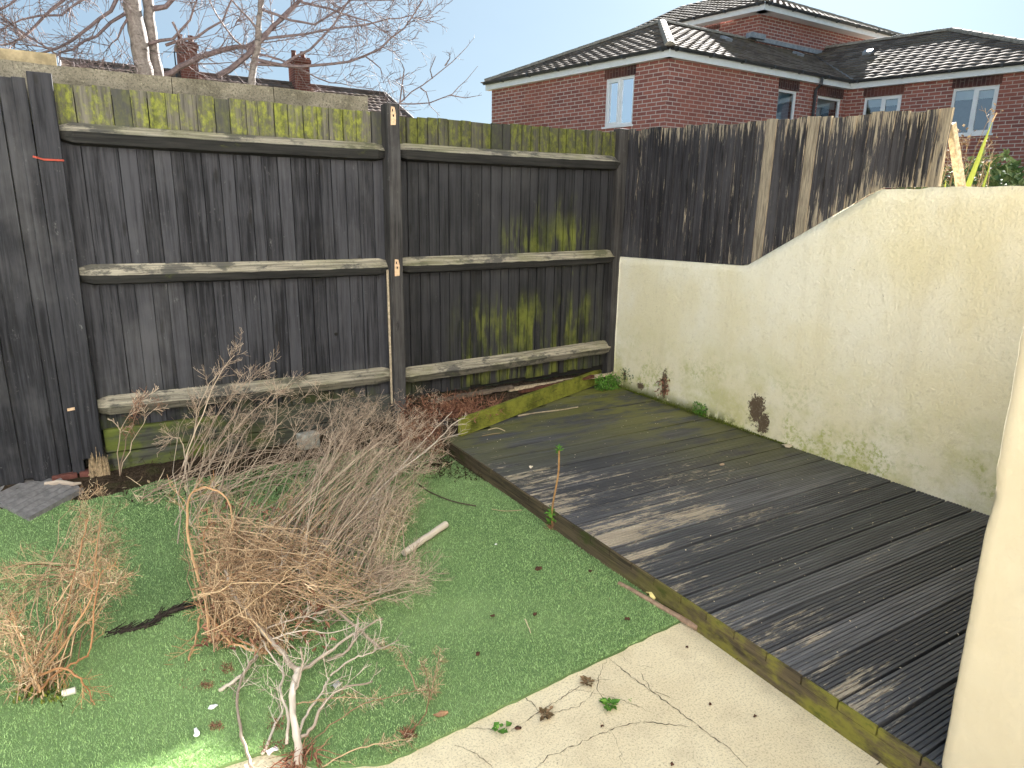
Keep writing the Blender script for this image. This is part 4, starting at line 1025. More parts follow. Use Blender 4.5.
limbs = [
 ([(218, 76), (240, 62), (256, 46), (282, 18), (300, 2), (318, -20)], 6.2, 6.2, .024, .012),
 ([(252, 64), (280, 66), (310, 50), (335, 24), (352, -5)], 6.2, 6.0, .013, .006),
 ([(254, 60), (285, 66), (318, 66), (350, 62), (380, 48), (405, 28), (425, -4)], 6.2, 5.7, .014, .005),
 ([(258, 40), (290, 36), (320, 30), (352, 26), (388, 20), (412, 15)], 6.2, 5.9, .011, .004),
 ([(262, 10), (290, 20), (315, 24), (340, 10), (362, -10)], 6.2, 6.0, .011, .005),
 ([(256, 52), (280, 60), (305, 72), (330, 82), (352, 86)], 6.2, 6.1, .009, .003),
 ([(262, -10), (300, -20), (350, 0), (395, 0)], 6.2, 5.9, .012, .004),
 ([(258, 30), (240, 10), (222, -12)], 6.2, 6.2, .010, .005),
 ([(255, 55), (235, 40), (215, 14), (205, -10)], 6.2, 6.1, .009, .004),
 ([(300, 2), (330, 8), (370, 22), (398, 40)], 6.2, 5.9, .010, .003),
 ([(366, 56), (380, 68), (384, 84)], 5.9, 5.8, .006, .002)]
for pix, ya, yb, r0, r1 in limbs:
    q = limb(m, pix, ya, yb, r0, r1); ramify(m, q, r0*.55, .50, 2, int(3+len(q)*.40), .75, .15, .03, minr=.0019)
m.build('branches', M_twig, tr)
random.seed(103)
tr = thing('sapling', 'bare sapling with curved twigs poking up beside the chipped fence post', 'sapling', (1.8, 5.2, 0))
m = MB(); s0 = ony(399, 106, 5.1); m.tube([(s0.x-.1, 5.2, -.04), (s0.x-.03, 5.15, 1.2), s0], [.02, .014, .010], 6)
for pix in ([(399, 104), (412, 92), (432, 78), (452, 62), (466, 48), (474, 38)], [(398, 104), (430, 103), (452, 94), (466, 80), (478, 66)], [(432, 78), (430, 70), (436, 56)], [(450, 95), (465, 98), (482, 95)],
            [(420, 88), (426, 92), (430, 106), (440, 116)], [(400, 104), (404, 70), (400, 60), (394, 58)], [(404, 100), (403, 86), (396, 82)], [(445, 66), (450, 58), (449, 52)]):
    q = limb(m, pix, 5.1, 4.95, .0055, .0018, .01, 4); ramify(m, q, .003, .09, 0, 6, .9, .15, .04, minr=.0012)
m.build('branches', M_twig, tr)

# ================================================================== SHRUBS BEHIND THE WALL
def leafy(name, label, cat, c, rx, ry, rz, n, mat, wd, ll, group=None, stems=8):
    root = thing(name, label, cat, (c[0], c[1], c[2]), group); m = MB(); s_ = MB()
    for i in range(stems):
        e = Vector((c[0]+rn(-rx, rx)*.8, c[1]+rn(-ry, ry)*.8, c[2]+rz*rn(.7, 1.5))); a = Vector((c[0]+rn(-.05, .05), c[1]+rn(-.05, .05), c[2]-.15)); s_.tube([a, (a+e)/2+rv(.03), e], [.006, .004, .002], 4)
    cl = [Vector((c[0]+rn(-rx, rx), c[1]+rn(-ry, ry), c[2]+rz*rn(.1, 1.35))) for _ in range(max(6, n//30))]
    for i in range(n):
        p = random.choice(cl)+rv(1)*Vector((rx, ry, rz)).length*.11; m.leaf(p, rv()+Vector((0, 0, .4)), wd*rn(.6, 1.2), ll*rn(.6, 1.2))
    m.build('foliage', mat, root); s_.build('stems', M_grey, root); return root
random.seed(55)
leafy('shrub', 'low green leafy shrub on the high ground at the right edge', 'shrub', (6.2, 2.75, 1.50), .55, .5, .30, 1900, M_leafd, .045, .07, 'shrubs behind the cream wall')
leafy('shrub', 'small pale green shrub under the big window beyond the wall', 'shrub', (5.35, 2.75, 1.48), .35, .3, .17, 900, M_leafd, .04, .06, 'shrubs behind the cream wall')
leafy('shrub', 'dark straggly shrub just left of the yellow leaf blades', 'shrub', (5.0, 2.95, 1.5), .22, .2, .30, 350, M_leafd, .03, .05, 'shrubs behind the cream wall')
root = thing('dead_weed', 'dry brown weed stems standing behind the yellow leaf blades', 'weed', (5.2, 2.7, 1.5)); m = MB()
for i in range(16):
    a = Vector((5.2+rn(-.3, .3), 2.65+rn(-.25, .25), 1.48)); q = wander(a, (rn(-.3, .3), rn(-.3, .3), 1), rn(.35, .75), 6, .14, .1); m.tube(q, [.004-.0005*j for j in range(len(q))], 3); ramify(m, q, .003, .14, 1, 5, .8, .15, .05, minr=.0014)
    for k in range(5): m.leaf(q[-1]+rv(.04), rv(), .02, .03)
m.build('stems', M_tan, root)
root = thing('iris_plant', 'yellow-green sword leaves rising behind the cream wall', 'plant', (4.0, 2.0, 1.5)); 
def blade(m, pts, wd, nrm=Vector((0, 1, 0))):
    n = len(pts); VV = []
    for i, p in enumerate(pts):
        d_ = (pts[min(i+1, n-1)]-pts[max(0, i-1)]).normalized(); s_ = d_.cross(Vector((.88, .47, 0))).normalized(); ww = wd*(1-(i/(n-1))**1.6)+.0015; VV += [p-s_*ww/2, p+Vector((-.004, .0, 0)), p+s_*ww/2]
    m.add(VV, [(3*i, 3*i+1, 3*i+4, 3*i+3) for i in range(n-1)]+[(3*i+1, 3*i+2, 3*i+5, 3*i+4) for i in range(n-1)])
def px_path(pix, y): return [ony(u, v, y) for u, v in pix]
for pix, wd, yy in (([(960, 205), (968, 186), (978, 160), (986, 138), (992, 122)], .030, 2.0), ([(981, 200), (984, 184), (988, 172), (990, 162)], .014, 2.02), ([(944, 200), (945, 188), (946, 180)], .012, 2.1)):
    m = MB(); blade(m, px_path(pix, yy), wd); m.build('leaf', M_iris, root)
m = MB(); blade(m, px_path([(992, 122), (995, 116), (997, 112)], 2.0), .008); m.build('dry_tip', M_tan, root)
m = MB(); q = ony(1010, 186, 2.6); m.box((4.6, 2.2, 1.3), (8.5, 2.26, 1.66)); ob = m.build('planter_edge', flat('dark_planter_timber', (.05, .065, .06), .8), base=(6, 2.2, 1.3)); tag(ob, 'dark low planter edge in front of the green shrub at the right', 'planter')

# ================================================================== DEAD PLANTS IN THE YARD
def stem(m, a, b, lift=.1, r0=.004, r1=.0012, n=8, curl=.012, sides=4, r=None):
    a, b = Vector(a), Vector(b); pts = []; bend = rv(1); bend.z = 0; bend *= (b-a).length*rn(.0, .18)
    for i in range(n+1):
        t = i/n; pts.append(a.lerp(b, t)+Vector((0, 0, lift*4*t*(1-t)))+bend*4*t*(1-t)+rv(curl)*(1 if 0 < i < n else 0))
    m.tube(pts, [r0+(r1-r0)*i/n for i in range(n+1)], sides, r); return pts
def pixpath(pix, hs_): return [g(u, v, h) for (u, v), h in zip(pix, hs_)]
def smoothpath(pts, k=5):
    out = []
    for i in range(len(pts)-1):
        p0 = pts[max(0, i-1)]; p1 = pts[i]; p2 = pts[i+1]; p3 = pts[min(len(pts)-1, i+2)]
        for j in range(k):
            t = j/k; out.append(.5*((2*p1)+(p2-p0)*t+(2*p0-5*p1+4*p2-p3)*t*t+(3*p1-p0-3*p2+p3)*t**3))
    out.append(pts[-1]); return out
def bough(m, pix, hs_, r0, r1, sides=7, r=None, jit=.003):
    pts = smoothpath(pixpath(pix, hs_)); n = len(pts); pts = [p+rv(jit) for p in pts]
    for p in pts: p.z = max(p.z, .012)
    m.tube(pts, [(r0+(r1-r0)*i/(n-1))*rn(.9, 1.12) for i in range(n)], sides, r); return pts
def fuzz(m, p, n, spread, sz=.012):
    for i in range(int(n*.75)):
        q = Vector(p)+rv(spread); q.z = max(.01, q.z)
        if random.random() < .28: m.leaf(q, rv(), sz*rn(.15, .3), sz*rn(.4, .9))
        else: m.tube(wander(q, rv(), sz*rn(.9, 2.4), 3, .7), [.0009, .0008, .0007, .0005], 3, cap=False)

# 1 bleached forked branch
random.seed(201)
root = thing('dead_branch', 'bleached forked branch with its root end nearest the camera on the turf', 'branch', tuple(g(298, 760))); m = MB(); tw = MB()
B = [([(299, 764), (297, 735), (292, 700), (296, 678), (300, 668)], [.02, .04, .06, .07, .08], .0135, .0105),
 ([(297, 672), (284, 655), (262, 630), (242, 606), (232, 590), (225, 570)], [.07, .08, .10, .13, .16, .2], .0115, .005),
 ([(299, 672), (318, 660), (345, 640), (382, 618)], [.07, .07, .08, .06], .0085, .004),
 ([(380, 648), (350, 622), (322, 594), (310, 575), (307, 562)], [.02, .06, .12, .16, .2], .007, .005),
 ([(297, 742), (306, 715), (320, 695), (330, 678)], [.03, .05, .07, .08], .006, .003),
 ([(298, 740), (312, 728), (322, 706), (340, 690), (372, 682)], [.03, .05, .08, .09, .07], .007, .003),
 ([(286, 744), (288, 715), (280, 690), (283, 672), (270, 655), (262, 640)], [.03, .05, .06, .07, .08, .09], .0055, .003),
 ([(252, 768), (243, 740), (238, 712), (240, 680), (256, 656)], [.012, .02, .03, .04, .06], .0055, .005),
 ([(262, 755), (276, 725), (286, 700)], [.012, .02, .03], .006, .003),
 ([(220, 690), (238, 678), (258, 656)], [.015, .03, .05], .008, .006),
 ([(328, 660), (346, 652), (356, 636), (358, 618)], [.03, .05, .08, .1], .006, .004),
 ([(296, 690), (302, 665), (300, 648)], [.07, .1, .13], .006, .003),
 ([(330, 676), (350, 660), (372, 652), (400, 640)], [.05, .07, .08, .06], .004, .002),
 ([(242, 606), (252, 590), (268, 575), (282, 568)], [.13, .16, .18, .2], .005, .002),
 ([(262, 630), (285, 622), (320, 612), (350, 604), (385, 590)], [.1, .12, .13, .12, .1], .004, .002),
 ([(270, 640), (300, 630), (335, 632), (365, 622)], [.09, .12, .12, .1], .0035, .0015)]
for pix, hs_, r0, r1 in B:
    q = bough(m, pix, hs_, r0*.85, r1*.85)
    if r0 < .011: ramify(tw, q, .0028, .12, 1, 5, .8, .16, .03, minr=.0009)
m.build('boughs', M_pale, root, smooth=True); tw.build('twigs', M_pale, root)
m = MB()
for i in range(60): p = g(299, 764, .01)+Vector((rn(-.05, .05), rn(-.03, .03), rn(0, .03))); m.tube(wander(p, rv()+Vector((0, -.3, .1)), rn(.03, .09), 4, .4), [.003, .002, .0015, .001, .0008], 3)
m.build('roots', M_rust, root)

# 2 the tan heap
random.seed(202)
root = thing('dead_bush', 'tan tangled heap of dead shrub on the turf with one tall orange hoop', 'dead shrub', tuple(g(250, 640))); m = MB(); tw = MB(); og = MB()
for pix, hs_, r0, r1 in [([(210, 642), (205, 600), (191, 550), (187, 515), (192, 493), (210, 488), (228, 500), (233, 530)], [.03, .12, .22, .30, .34, .36, .32, .25], .006, .003),
   ([(218, 640), (212, 590), (204, 550), (205, 530), (215, 522)], [.03, .12, .2, .25, .25], .004, .002),
   ([(285, 655), (262, 640), (238, 628), (215, 612)], [.03, .05, .05, .04], .005, .003), ([(270, 652), (240, 640), (212, 620), (194, 600)], [.03, .06, .08, .06], .004, .002),
   ([(268, 653), (246, 648), (228, 640), (205, 610)], [.02, .04, .06, .07], .005, .003), ([(200, 615), (196, 640), (188, 660)], [.06, .03, .02], .004, .003)]:
    q = bough(og, pix, hs_, r0, r1, 6); ramify(og, q, .003, .14, 1, 6, .8, .16, .02, minr=.001)
def sweep(n, b0, b1, t0, t1, hb, ht, lift, r0=.003, rl=.10, dens=5):
    for i in range(n):
        bs = g(rn(b0[0], b1[0]), rn(b0[1], b1[1]), rn(*hb)); te = g(rn(t0[0], t1[0]), rn(t0[1], t1[1]), rn(*ht))
        q = stem(m, bs, te, rn(*lift), r0*rn(.4, 1.0), .0007, 10, .014); ramify(tw if i % 2 else m, q, .0016, rn(.6, 1.4)*rl, 1 if i % 4 == 0 else 0, dens, .8, .22, .0, minr=.0007)
sweep(60, (204, 615), (238, 652), (190, 490), (300, 560), (.01, .05), (.10, .30), (.0, .10))
sweep(95, (188, 515), (240, 600), (290, 555), (385, 622), (.05, .26), (.03, .20), (.02, .10))
sweep(60, (255, 636), (290, 656), (195, 540), (275, 610), (.01, .06), (.06, .22), (.0, .06))
sweep(55, (200, 560), (300, 640), (200, 480), (340, 560), (.01, .12), (.12, .34), (.0, .06))
sweep(35, (200, 610), (250, 640), (255, 640), (320, 600), (.02, .08), (.02, .12), (.0, .05))
for i in range(34): c_ = g(rn(215, 350), rn(500, 585), rn(.12, .28)); fuzz(tw, c_, 18, .05, .022)
m.build('stems', M_tan, root); tw.build('twigs', M_tan, root); og.build('orange_stems', M_orange, root)
m = MB(); 
for i in range(500): p = g(rn(200, 330), rn(500, 650), rn(.005, .12)); m.leaf(p, rv(), .015, .035)
m.build('dead_leaves', M_rust, root)

# 3 grey brush sweeping towards the fence
random.seed(203)
root = thing('dead_brush', 'grey mass of thin dead stems fanning from the heap towards the fence post', 'dead shrub', tuple(g(300, 560))); m = MB(); tw = MB(); fl = MB()
def fan(n, b0, b1, t0, t1, hb, ht, lift, r0=.0027, rl=.11, dep=1, dens=7):
    for i in range(n):
        t = random.random(); bs = g(rn(b0[0], b1[0]), rn(b0[1], b1[1]), rn(*hb)); te = g(t0[0]+(t1[0]-t0[0])*t+rn(-14, 14), t0[1]+(t1[1]-t0[1])*t+rn(-12, 12), rn(*ht))
        q = stem(m, bs, te, rn(*lift), r0*rn(.5, 1.1), .0008, 10, .012); ramify(tw, q[3:], .0015, rl*rn(.7, 1.4), dep, dens, .7, .2, .02, minr=.0007)
fan(85, (195, 535), (310, 615), (335, 388), (440, 425), (.02, .16), (.10, .34), (.0, .07))
fan(34, (165, 495), (250, 550), (230, 375), (345, 390), (.02, .14), (.2, .48), (.0, .08))
fan(42, (280, 560), (370, 600), (380, 425), (448, 440), (.02, .1), (.06, .25), (.0, .06))
fan(26, (130, 490), (210, 505), (250, 440), (380, 470), (.02, .08), (.1, .25), (.0, .05), dens=4)
fan(40, (300, 570), (380, 590), (350, 495), (415, 500), (.02, .08), (.03, .18), (.0, .05))
fan(26, (290, 600), (340, 625), (400, 560), (440, 585), (.01, .05), (.01, .1), (.0, .04))
for i in range(26): c_ = g(rn(345, 400), rn(500, 560), rn(.03, .16)); fuzz(fl, c_, 34, .04, .022)
for i in range(46):
    c_ = g(rn(330, 440), rn(388, 430), rn(.15, .38)); fuzz(tw, c_, 20, .035, .02)
for q0 in ((408, 486), (425, 498), (386, 515), (412, 520), (398, 506)):
    a = g(q0[0]-18, q0[1]+62, .02); q = stem(m, a, g(q0[0], q0[1], .16), .04, .003, .001, 8, .006); 
    for p in q[3:]: fuzz(fl, p, 16, .018, .02)
m.build('stems', M_grey, root); tw.build('twigs', M_grey, root); fl.build('seed_heads', M_fluff, root)
# thick pale stems reaching the deck corner
random.seed(204)
root = thing('dead_branch', 'long pale stems lying between the grey brush and the deck corner', 'branch', tuple(g(370, 520))); m = MB(); tw = MB()
for pix, hs_, r0, r1 in [([(335, 545), (370, 500), (400, 470), (430, 448), (452, 425), (465, 418)], [.05, .12, .17, .2, .24, .26], .0055, .002), ([(340, 530), (378, 495), (408, 458), (436, 428), (452, 412)], [.05, .12, .18, .24, .28], .005, .002), ([(350, 520), (385, 478), (412, 462), (440, 440), (468, 432)], [.06, .14, .18, .2, .2], .004, .0015),
       ([(300, 560), (345, 525), (372, 508), (380, 490), (402, 470)], [.05, .1, .13, .16, .18], .006, .002), ([(330, 560), (360, 540), (380, 520), (392, 500)], [.04, .08, .1, .12], .004, .0015)]:
    q = bough(m, pix, hs_, r0, r1, 6); ramify(tw, q, .0022, .12, 1, 7, .6, .14, .03, minr=.0009)
m.build('boughs', M_pale, root, smooth=True); tw.build('twigs', M_pale, root)

# 4 upright dead weed in front of the left fence panel
random.seed(205)
root = thing('dead_weed', 'tall bare dead weed standing before the left fence panel', 'weed', tuple(g(178, 478))); m = MB()
for tip, hz in (((218, 372), .62), ((235, 355), .72), ((250, 380), .6), ((268, 362), .68), ((290, 385), .55), ((170, 440), .3), ((310, 372), .58), ((225, 400), .5), ((200, 395), .55)):
    b = g(rn(172, 200), rn(470, 486), .02); e = ony(tip[0], tip[1], 4.12); q = stem(m, b, e, rn(.03, .1), .0042, .0012, 10, .008); ramify(m, q[3:], .0022, .18, 2, 6, .65, .14, .05, minr=.0009)
for tip in ((142, 398), (160, 405), (150, 392)):
    b = g(120, 476, .02); e = ony(tip[0], tip[1], 4.15); q = stem(m, b, e, .05, .003, .001, 8, .008); ramify(m, q[3:], .002, .1, 1, 5, .8)
m.build('stems', M_grey, root)
m = MB()
for (u, v) in ((138, 402), (142, 398), (136, 410), (158, 402), (132, 420), (128, 432)): fuzz(m, ony(u, v, 4.13), 34, .025, .028)
m.build('seed_heads', M_rust, root)

# 5 left dried plant
random.seed(206)
root = thing('dead_plant', 'dried straw-coloured plant rooted at the left of the turf', 'dead plant', tuple(g(42, 700))); m = MB(); fl = MB(); og = MB()
for i in range(30):
    b = g(rn(15, 62), rn(672, 706), .015); t = random.random(); te = g(rn(82, 122)+rn(-8, 8), rn(484, 590), rn(.12, .32)); q = stem(m, b, te, rn(-.02, .08), rn(.0014, .0026), .0009, 9, .016)
    ramify(m, q[4:], .0018, .10, 1, 7, .95, .28, .0, minr=.0008)
    for p in q[6:]: fuzz(fl, p, 6, .028, .017)
for i in range(16):
    b = g(rn(10, 60), rn(660, 700), .015); te = g(rn(-20, 30), rn(570, 680), rn(.08, .30)); q = stem(m, b, te, rn(.0, .08), .0022, .001, 8, .014); ramify(m, q[2:], .0018, .09, 1, 6, .95, .28, 0, minr=.0008)
    for p in q[5:]: fuzz(fl, p, 5, .028, .018)
for i in range(12):
    b = g(rn(60, 95), rn(560, 590), rn(.1, .2)); te = g(rn(-30, 10), rn(555, 620), rn(.12, .3)); q = stem(m, b, te, .03, .0025, .0009, 8, .012); ramify(m, q[2:], .0016, .11, 1, 6, .8, .2, 0, minr=.0007)
for pix, hs_ in [([(40, 692), (28, 660), (15, 622), (12, 612)], [.03, .12, .2, .22]), ([(38, 692), (58, 672), (80, 660), (90, 648), (96, 590), (103, 570)], [.03, .08, .12, .18, .3, .34]), ([(38, 676), (60, 668), (78, 676), (88, 690), (93, 702)], [.1, .14, .12, .06, .02]), ([(20, 680), (45, 650), (62, 620), (78, 560), (88, 520)], [.05, .12, .18, .3, .38]), ([(25, 690), (60, 650), (90, 600), (96, 560), (100, 520)], [.04, .12, .24, .3, .36])]:
    q = bough(og, pix, hs_, .0042, .002, 6); ramify(og, q, .002, .09, 1, 7, .8, .2, .0, minr=.0009)
m.build('stems', M_tan, root); fl.build('seed_heads', M_fluff, root); og.build('orange_stems', M_orange, root)
m = MB()
for i in range(420): p = g(rn(20, 62), rn(680, 706), .0); m.leaf(p+Vector((rn(-.02, .02), rn(-.02, .02), rn(0, .02))), rv()+Vector((0, 0, .6)), .008, .02)
m.build('moss_clump', M_moss, root)
# 6 small dry sprig bottom centre
random.seed(207)
root = thing('dead_sprig', 'thin dry sprig with feathery seed heads beside the path edge', 'dead plant', tuple(g(408, 735))); m = MB(); fl = MB()
for pix, hs_ in [([(408, 735), (426, 712), (428, 680), (420, 660)], [.01, .03, .06, .07]), ([(300, 752), (330, 726), (365, 704), (410, 692), (430, 690)], [.02, .04, .06, .06, .04]), ([(322, 768), (360, 748), (395, 742), (410, 738)], [.01, .03, .04, .02]),
        ([(296, 705), (318, 700), (345, 697), (378, 698)], [.05, .08, .08, .06]), ([(418, 690), (404, 662), (396, 648), (380, 645)], [.06, .07, .06, .04]), ([(430, 700), (436, 670), (440, 650)], [.03, .06, .08])]:
    q = bough(m, pix, hs_, .0022, .0011, 5); ramify(m, q, .0014, .06, 1, 8, .8, .2, .02, minr=.0007)
    for p in q[len(q)//2:]: fuzz(fl, p, 8, .014, .012)
m.build('stems', M_tan, root); fl.build('seed_heads', M_fluff, root)
m = MB()
for i in range(130): m.tube(wander(g(408, 735, .01)+rv(.01), rv(), rn(.01, .04), 3, .4), [.002, .0015, .001, .0008], 3)
m.build('roots', M_rust, root)

# rusty dead leaves pile by post
random.seed(208)
def pile(label, boxes, n, mat, base, sz=.03, nm='leaf_litter', tf=.5):
    m = MB()
    for i in range(n):
        u0, v0, u1, v1, z0, z1 = random.choice(boxes); p = g(rn(u0, u1), rn(v0, v1), rn(z0, z1))
        if random.random() > tf: m.leaf(p, rv(), sz*.3, sz*rn(.5, 1.3))
        else: q = wander(p, rv()+Vector((.3, 0, 0)), rn(.03, .10), 3, .3); m.tube(q, [.002, .0016, .0013, .0008], 3, cap=False)
    o = m.build(nm, mat, base=base); tag(o, label, 'leaf litter', None, 'stuff'); return o
pile('rust-brown dead bracken heaped between the chipped post and the mossy board', [(398, 398, 440, 440, .12, .24), (420, 392, 480, 420, .14, .22), (440, 400, 500, 415, .15, .2), (400, 420, 440, 450, .08, .16)], 2600, M_rust, tuple(g(430, 420)), .035)
pile('dark twiggy litter scattered along the foot of the left fence panel', [(110, 455, 300, 500, .01, .05), (170, 440, 330, 480, .01, .07), (380, 440, 450, 475, .01, .05), (430, 460, 530, 480, .01, .03)], 1300, M_soil, tuple(g(250, 478)), .03)
pile('pale dry stalks lying across the soil in front of the fence', [(120, 480, 250, 505, .02, .05), (400, 430, 450, 470, .02, .05)], 200, M_fluff, tuple(g(180, 490)), .05)

# rotten timber in the bed
for k_, (pa_, pb_, w_, mt, lab) in enumerate([((430, 402), (505, 384), .05, flat('grey_rotten_wood', (.13, .10, .075), .9, .4, 30), 'grey rotten plank half buried in the bed under the fence'), ((500, 386), (590, 362), .04, M_bare, 'pale splintered rail lying against the foot of the back fence'), ((520, 392), (580, 372), .04, flat('red_rotten_wood', (.10, .04, .025), .9, .4, 40), 'dark red rotting timber beside the splintered rail')]):
    a = g(pa_[0], pa_[1], .185); b = g(pb_[0], pb_[1], .205); a.y = min(a.y, 4.33); b.y = min(b.y, 4.32); m = MB(); n = 10; pts = [a.lerp(b, i/n) for i in range(n+1)]
    for p, q in zip(pts, pts[1:]): m.beam(p+rv(.003), q+(q-p)*.1, w_*rn(.7, 1.1), .022*rn(.7, 1.2))
    tag(m.build('rotten_timber', mt, base=tuple(a)), lab, 'timber')
# black crumpled sack
m = MB(); c_ = g(450, 430, .1); bm = bmesh.new(); bmesh.ops.create_icosphere(bm, subdivisions=4, radius=1)
for v in bm.verts:
    n = mnoise.noise(v.co*1.7)*.35+mnoise.noise(v.co*4.5)*.16; v.co = v.co*(1+n); v.co = Vector((v.co.x*.075, v.co.y*.06, v.co.z*.04))
me = bpy.data.meshes.new('black_bag'); bm.to_mesh(me); bm.free(); ob = bpy.data.objects.new('black_bag', me); C.objects.link(ob); ob.location = c_+Vector((-.05, .06, .02)); me.materials.append(flat('black_plastic', (.012, .012, .014), .35, .3, 10, .5)); tag(ob, 'crumpled black plastic lump at the corner of the deck', 'bag')

# ================================================================== SMALL THINGS
# ribbed mat at the gate
m = MB(); P4 = [g(0, 492, .02), g(84, 493, .02), g(30, 523, .02), g(-6, 503, .02)]
A_ = g(84, 493.5); Bm = g(30, 523.5); D_ = (Bm-A_); wv = Vector((-D_.y, D_.x, 0)).normalized()
if wv.y < 0: wv = -wv
wv = (g(-40, 492)-A_); base_ = A_; 
n = 8; VV = []; FF = []
corner = g(30, 523.5, 0); e1 = (g(84, 493, 0)-corner); e2 = (g(-14, 500, 0)-corner)
for i in range(n*2+1):
    t = i/(n*2); z = .020 if i % 2 else .032; p = corner+e2*t; VV += [(p.x, p.y, z), (p.x+e1.x, p.y+e1.y, z), (p.x, p.y, .004), (p.x+e1.x, p.y+e1.y, .004)]
for i in range(n*2): a = i*4; FF += [(a, a+1, a+5, a+4), (a+2, a+6, a+7, a+3), (a, a+4, a+6, a+2), (a+1, a+3, a+7, a+5)]
FF += [(0, 2, 3, 1), (n*8, n*8+1, n*8+3, n*8+2)]
m.add(VV, FF, .5); ob = m.build('ribbed_mat', flat('grey_ribbed_rubber', (.20, .19, .185), .75, .25, 30), base=tuple(corner)); tag(ob, 'grey ribbed mat corner poking out from under the gate', 'mat')
# sticks
def stick(pa_, pb_, r0, r1, mat, label, z=.02, name='stick', hollow=False):
    a, b = g(pa_[0], pa_[1], z), g(pb_[0], pb_[1], z+(.02 if hollow else 0)); m = MB(); n = 7
    m.tube([a.lerp(b, i/n)+rv(.0015) for i in range(n+1)], [r0+(r1-r0)*i/n for i in range(n+1)], 9, .9); o = m.build(name, mat, smooth=False, base=tuple(a)); return tag(o, label, 'stick')
stick((404, 553), (446, 524), .015, .017, M_pale, 'thick pale stick jutting from the heap onto the turf', .03)
stick((619, 583), (698, 628), .010, .012, flat('brown_cane', (.30, .20, .135), .6, .3, 30), 'long brown cane lying along the foot of the deck', .014)
m = MB(); q = smoothpath(pixpath([(418, 484), (430, 492), (452, 501), (476, 506)], [.02]*4)); m.tube(q, .004, 5); tag(m.build('twig', flat('dark_twig', (.09, .075, .05), .8), base=tuple(q[0])), 'thin curved brown twig on the turf below the deck corner', 'twig')
m = MB(); q = smoothpath(pixpath([(108, 633), (140, 628), (165, 614), (190, 606)], [.012, .015, .02, .02])); m.tube(q, [.004+.0003*i for i in range(len(q))], 5); 
for i in range(90): p = random.choice(q)+Vector((rn(-.03, .03), rn(-.02, .02), 0)); m.tube(wander(p, (1, .5, 0), .05, 3, .4), [.003, .002, .002, .001], 3)
tag(m.build('dead_root', flat('dark_root', (.035, .026, .02), .9, .4), base=tuple(q[0])), 'dark matted root lying left of the tan heap', 'root')
stick((525, 619), (531, 633), .0018, .0015, M_fluff, 'tiny straw stalk alone on the open turf', .018, 'straw')
m = MB(); m.tube(smoothpath(pixpath([(492, 509), (505, 511), (522, 510)], [.02]*3)), .002, 4); tag(m.build('straw', M_fluff, base=tuple(g(492, 509))), 'pale straw lying on the turf near the deck edge', 'straw')
# yellow scrap by the deck, pale flakes
def scrap(px_, z, mat, label, name, sz=(.03, .02, .006), cat='scrap', grp=None, seedv=1):
    rr_ = random.Random(seedv); c_ = g(px_[0], px_[1], z); n = 9; VV = []; 
    for zz in (0, sz[2]):
        for i in range(n): t = 2*math.pi*i/n; k = rr_.uniform(.65, 1.1) if zz == 0 else 0; VV.append([t, zz])
    ks = [rr_.uniform(.6, 1.1) for _ in range(n)]; zs = [rr_.uniform(0, sz[2]) for _ in range(n)]
    VV = [(c_.x+math.cos(2*math.pi*i/n)*sz[0]*ks[i], c_.y+math.sin(2*math.pi*i/n)*sz[1]*ks[i], z+zs[i]) for i in range(n)]+[(c_.x+math.cos(2*math.pi*i/n)*sz[0]*ks[i], c_.y+math.sin(2*math.pi*i/n)*sz[1]*ks[i], z+zs[i]+.003) for i in range(n)]+[(c_.x, c_.y, z+sz[2]+.003)]
    m = MB(); m.add(VV, [tuple(range(n))[::-1]]+[(i, (i+1) % n, n+(i+1) % n, n+i) for i in range(n)]+[(n+i, n+(i+1) % n, 2*n) for i in range(n)]); return tag(m.build(name, mat, base=tuple(c_)), label, cat, grp)
M_flake = flat('paint_flake', (.66, .56, .43), .8, .15, 30); M_paper = flat('white_scrap_paper', (.8, .8, .8), .6, .08, 30); M_brownleaf = flat('brown_dry_leaf', (.35, .20, .11), .8, .35, 40); M_dkleaf = flat('dark_crumpled_leaf', (.075, .035, .022), .9, .4, 60)
scrap((652, 597), .012, flat('yellow_foam', (.75, .62, .25), .8), 'small yellow lump between the cane and the deck', 'foam_scrap', (.022, .03, .02), 'scrap')
scrap((788, 446), .104, M_flake, 'large cream flake of render fallen on the deck by the wall', 'render_flake', (.05, .035, .006), 'flake')
scrap((757, 431), .104, M_flake, 'small cream flake under the peeled brown patch of the wall', 'render_flake', (.035, .015, .008), 'flake', seedv=4)
scrap((722, 465), .104, flat('pinkish_leaf', (.48, .34, .25), .8), 'pinkish dry leaf lying on the deck boards', 'dry_leaf', (.022, .014, .004), 'leaf', seedv=5)
scrap((531, 468), .104, M_flake, 'round pale pebble on the deck left of the seedling', 'pebble', (.013, .013, .01), 'pebble', seedv=6)
scrap((441, 715), .012, M_brownleaf, 'tan dry leaf on the turf just above the path edge', 'dry_leaf', (.026, .012, .008), 'leaf', seedv=7)
scrap((336, 687), .012, flat('grey_stone', (.40, .40, .39), .7), 'smooth round grey stone beside the bleached branch', 'stone', (.018, .018, .014), 'stone', seedv=8)
scrap((213, 708), .012, M_paper, 'small white scrap on the turf left of the bleached branch', 'paper_scrap', (.016, .010, .006), 'scrap', 'white scraps on the turf', 9)
scrap((197, 735), .012, M_paper, 'slim white scrap nearest the bottom of the turf', 'paper_scrap', (.010, .022, .008), 'scrap', 'white scraps on the turf', 10)
scrap((272, 752), .012, M_paper, 'white shell-like scrap by the root of the bleached branch', 'paper_scrap', (.020, .012, .008), 'scrap', 'white scraps on the turf', 12)
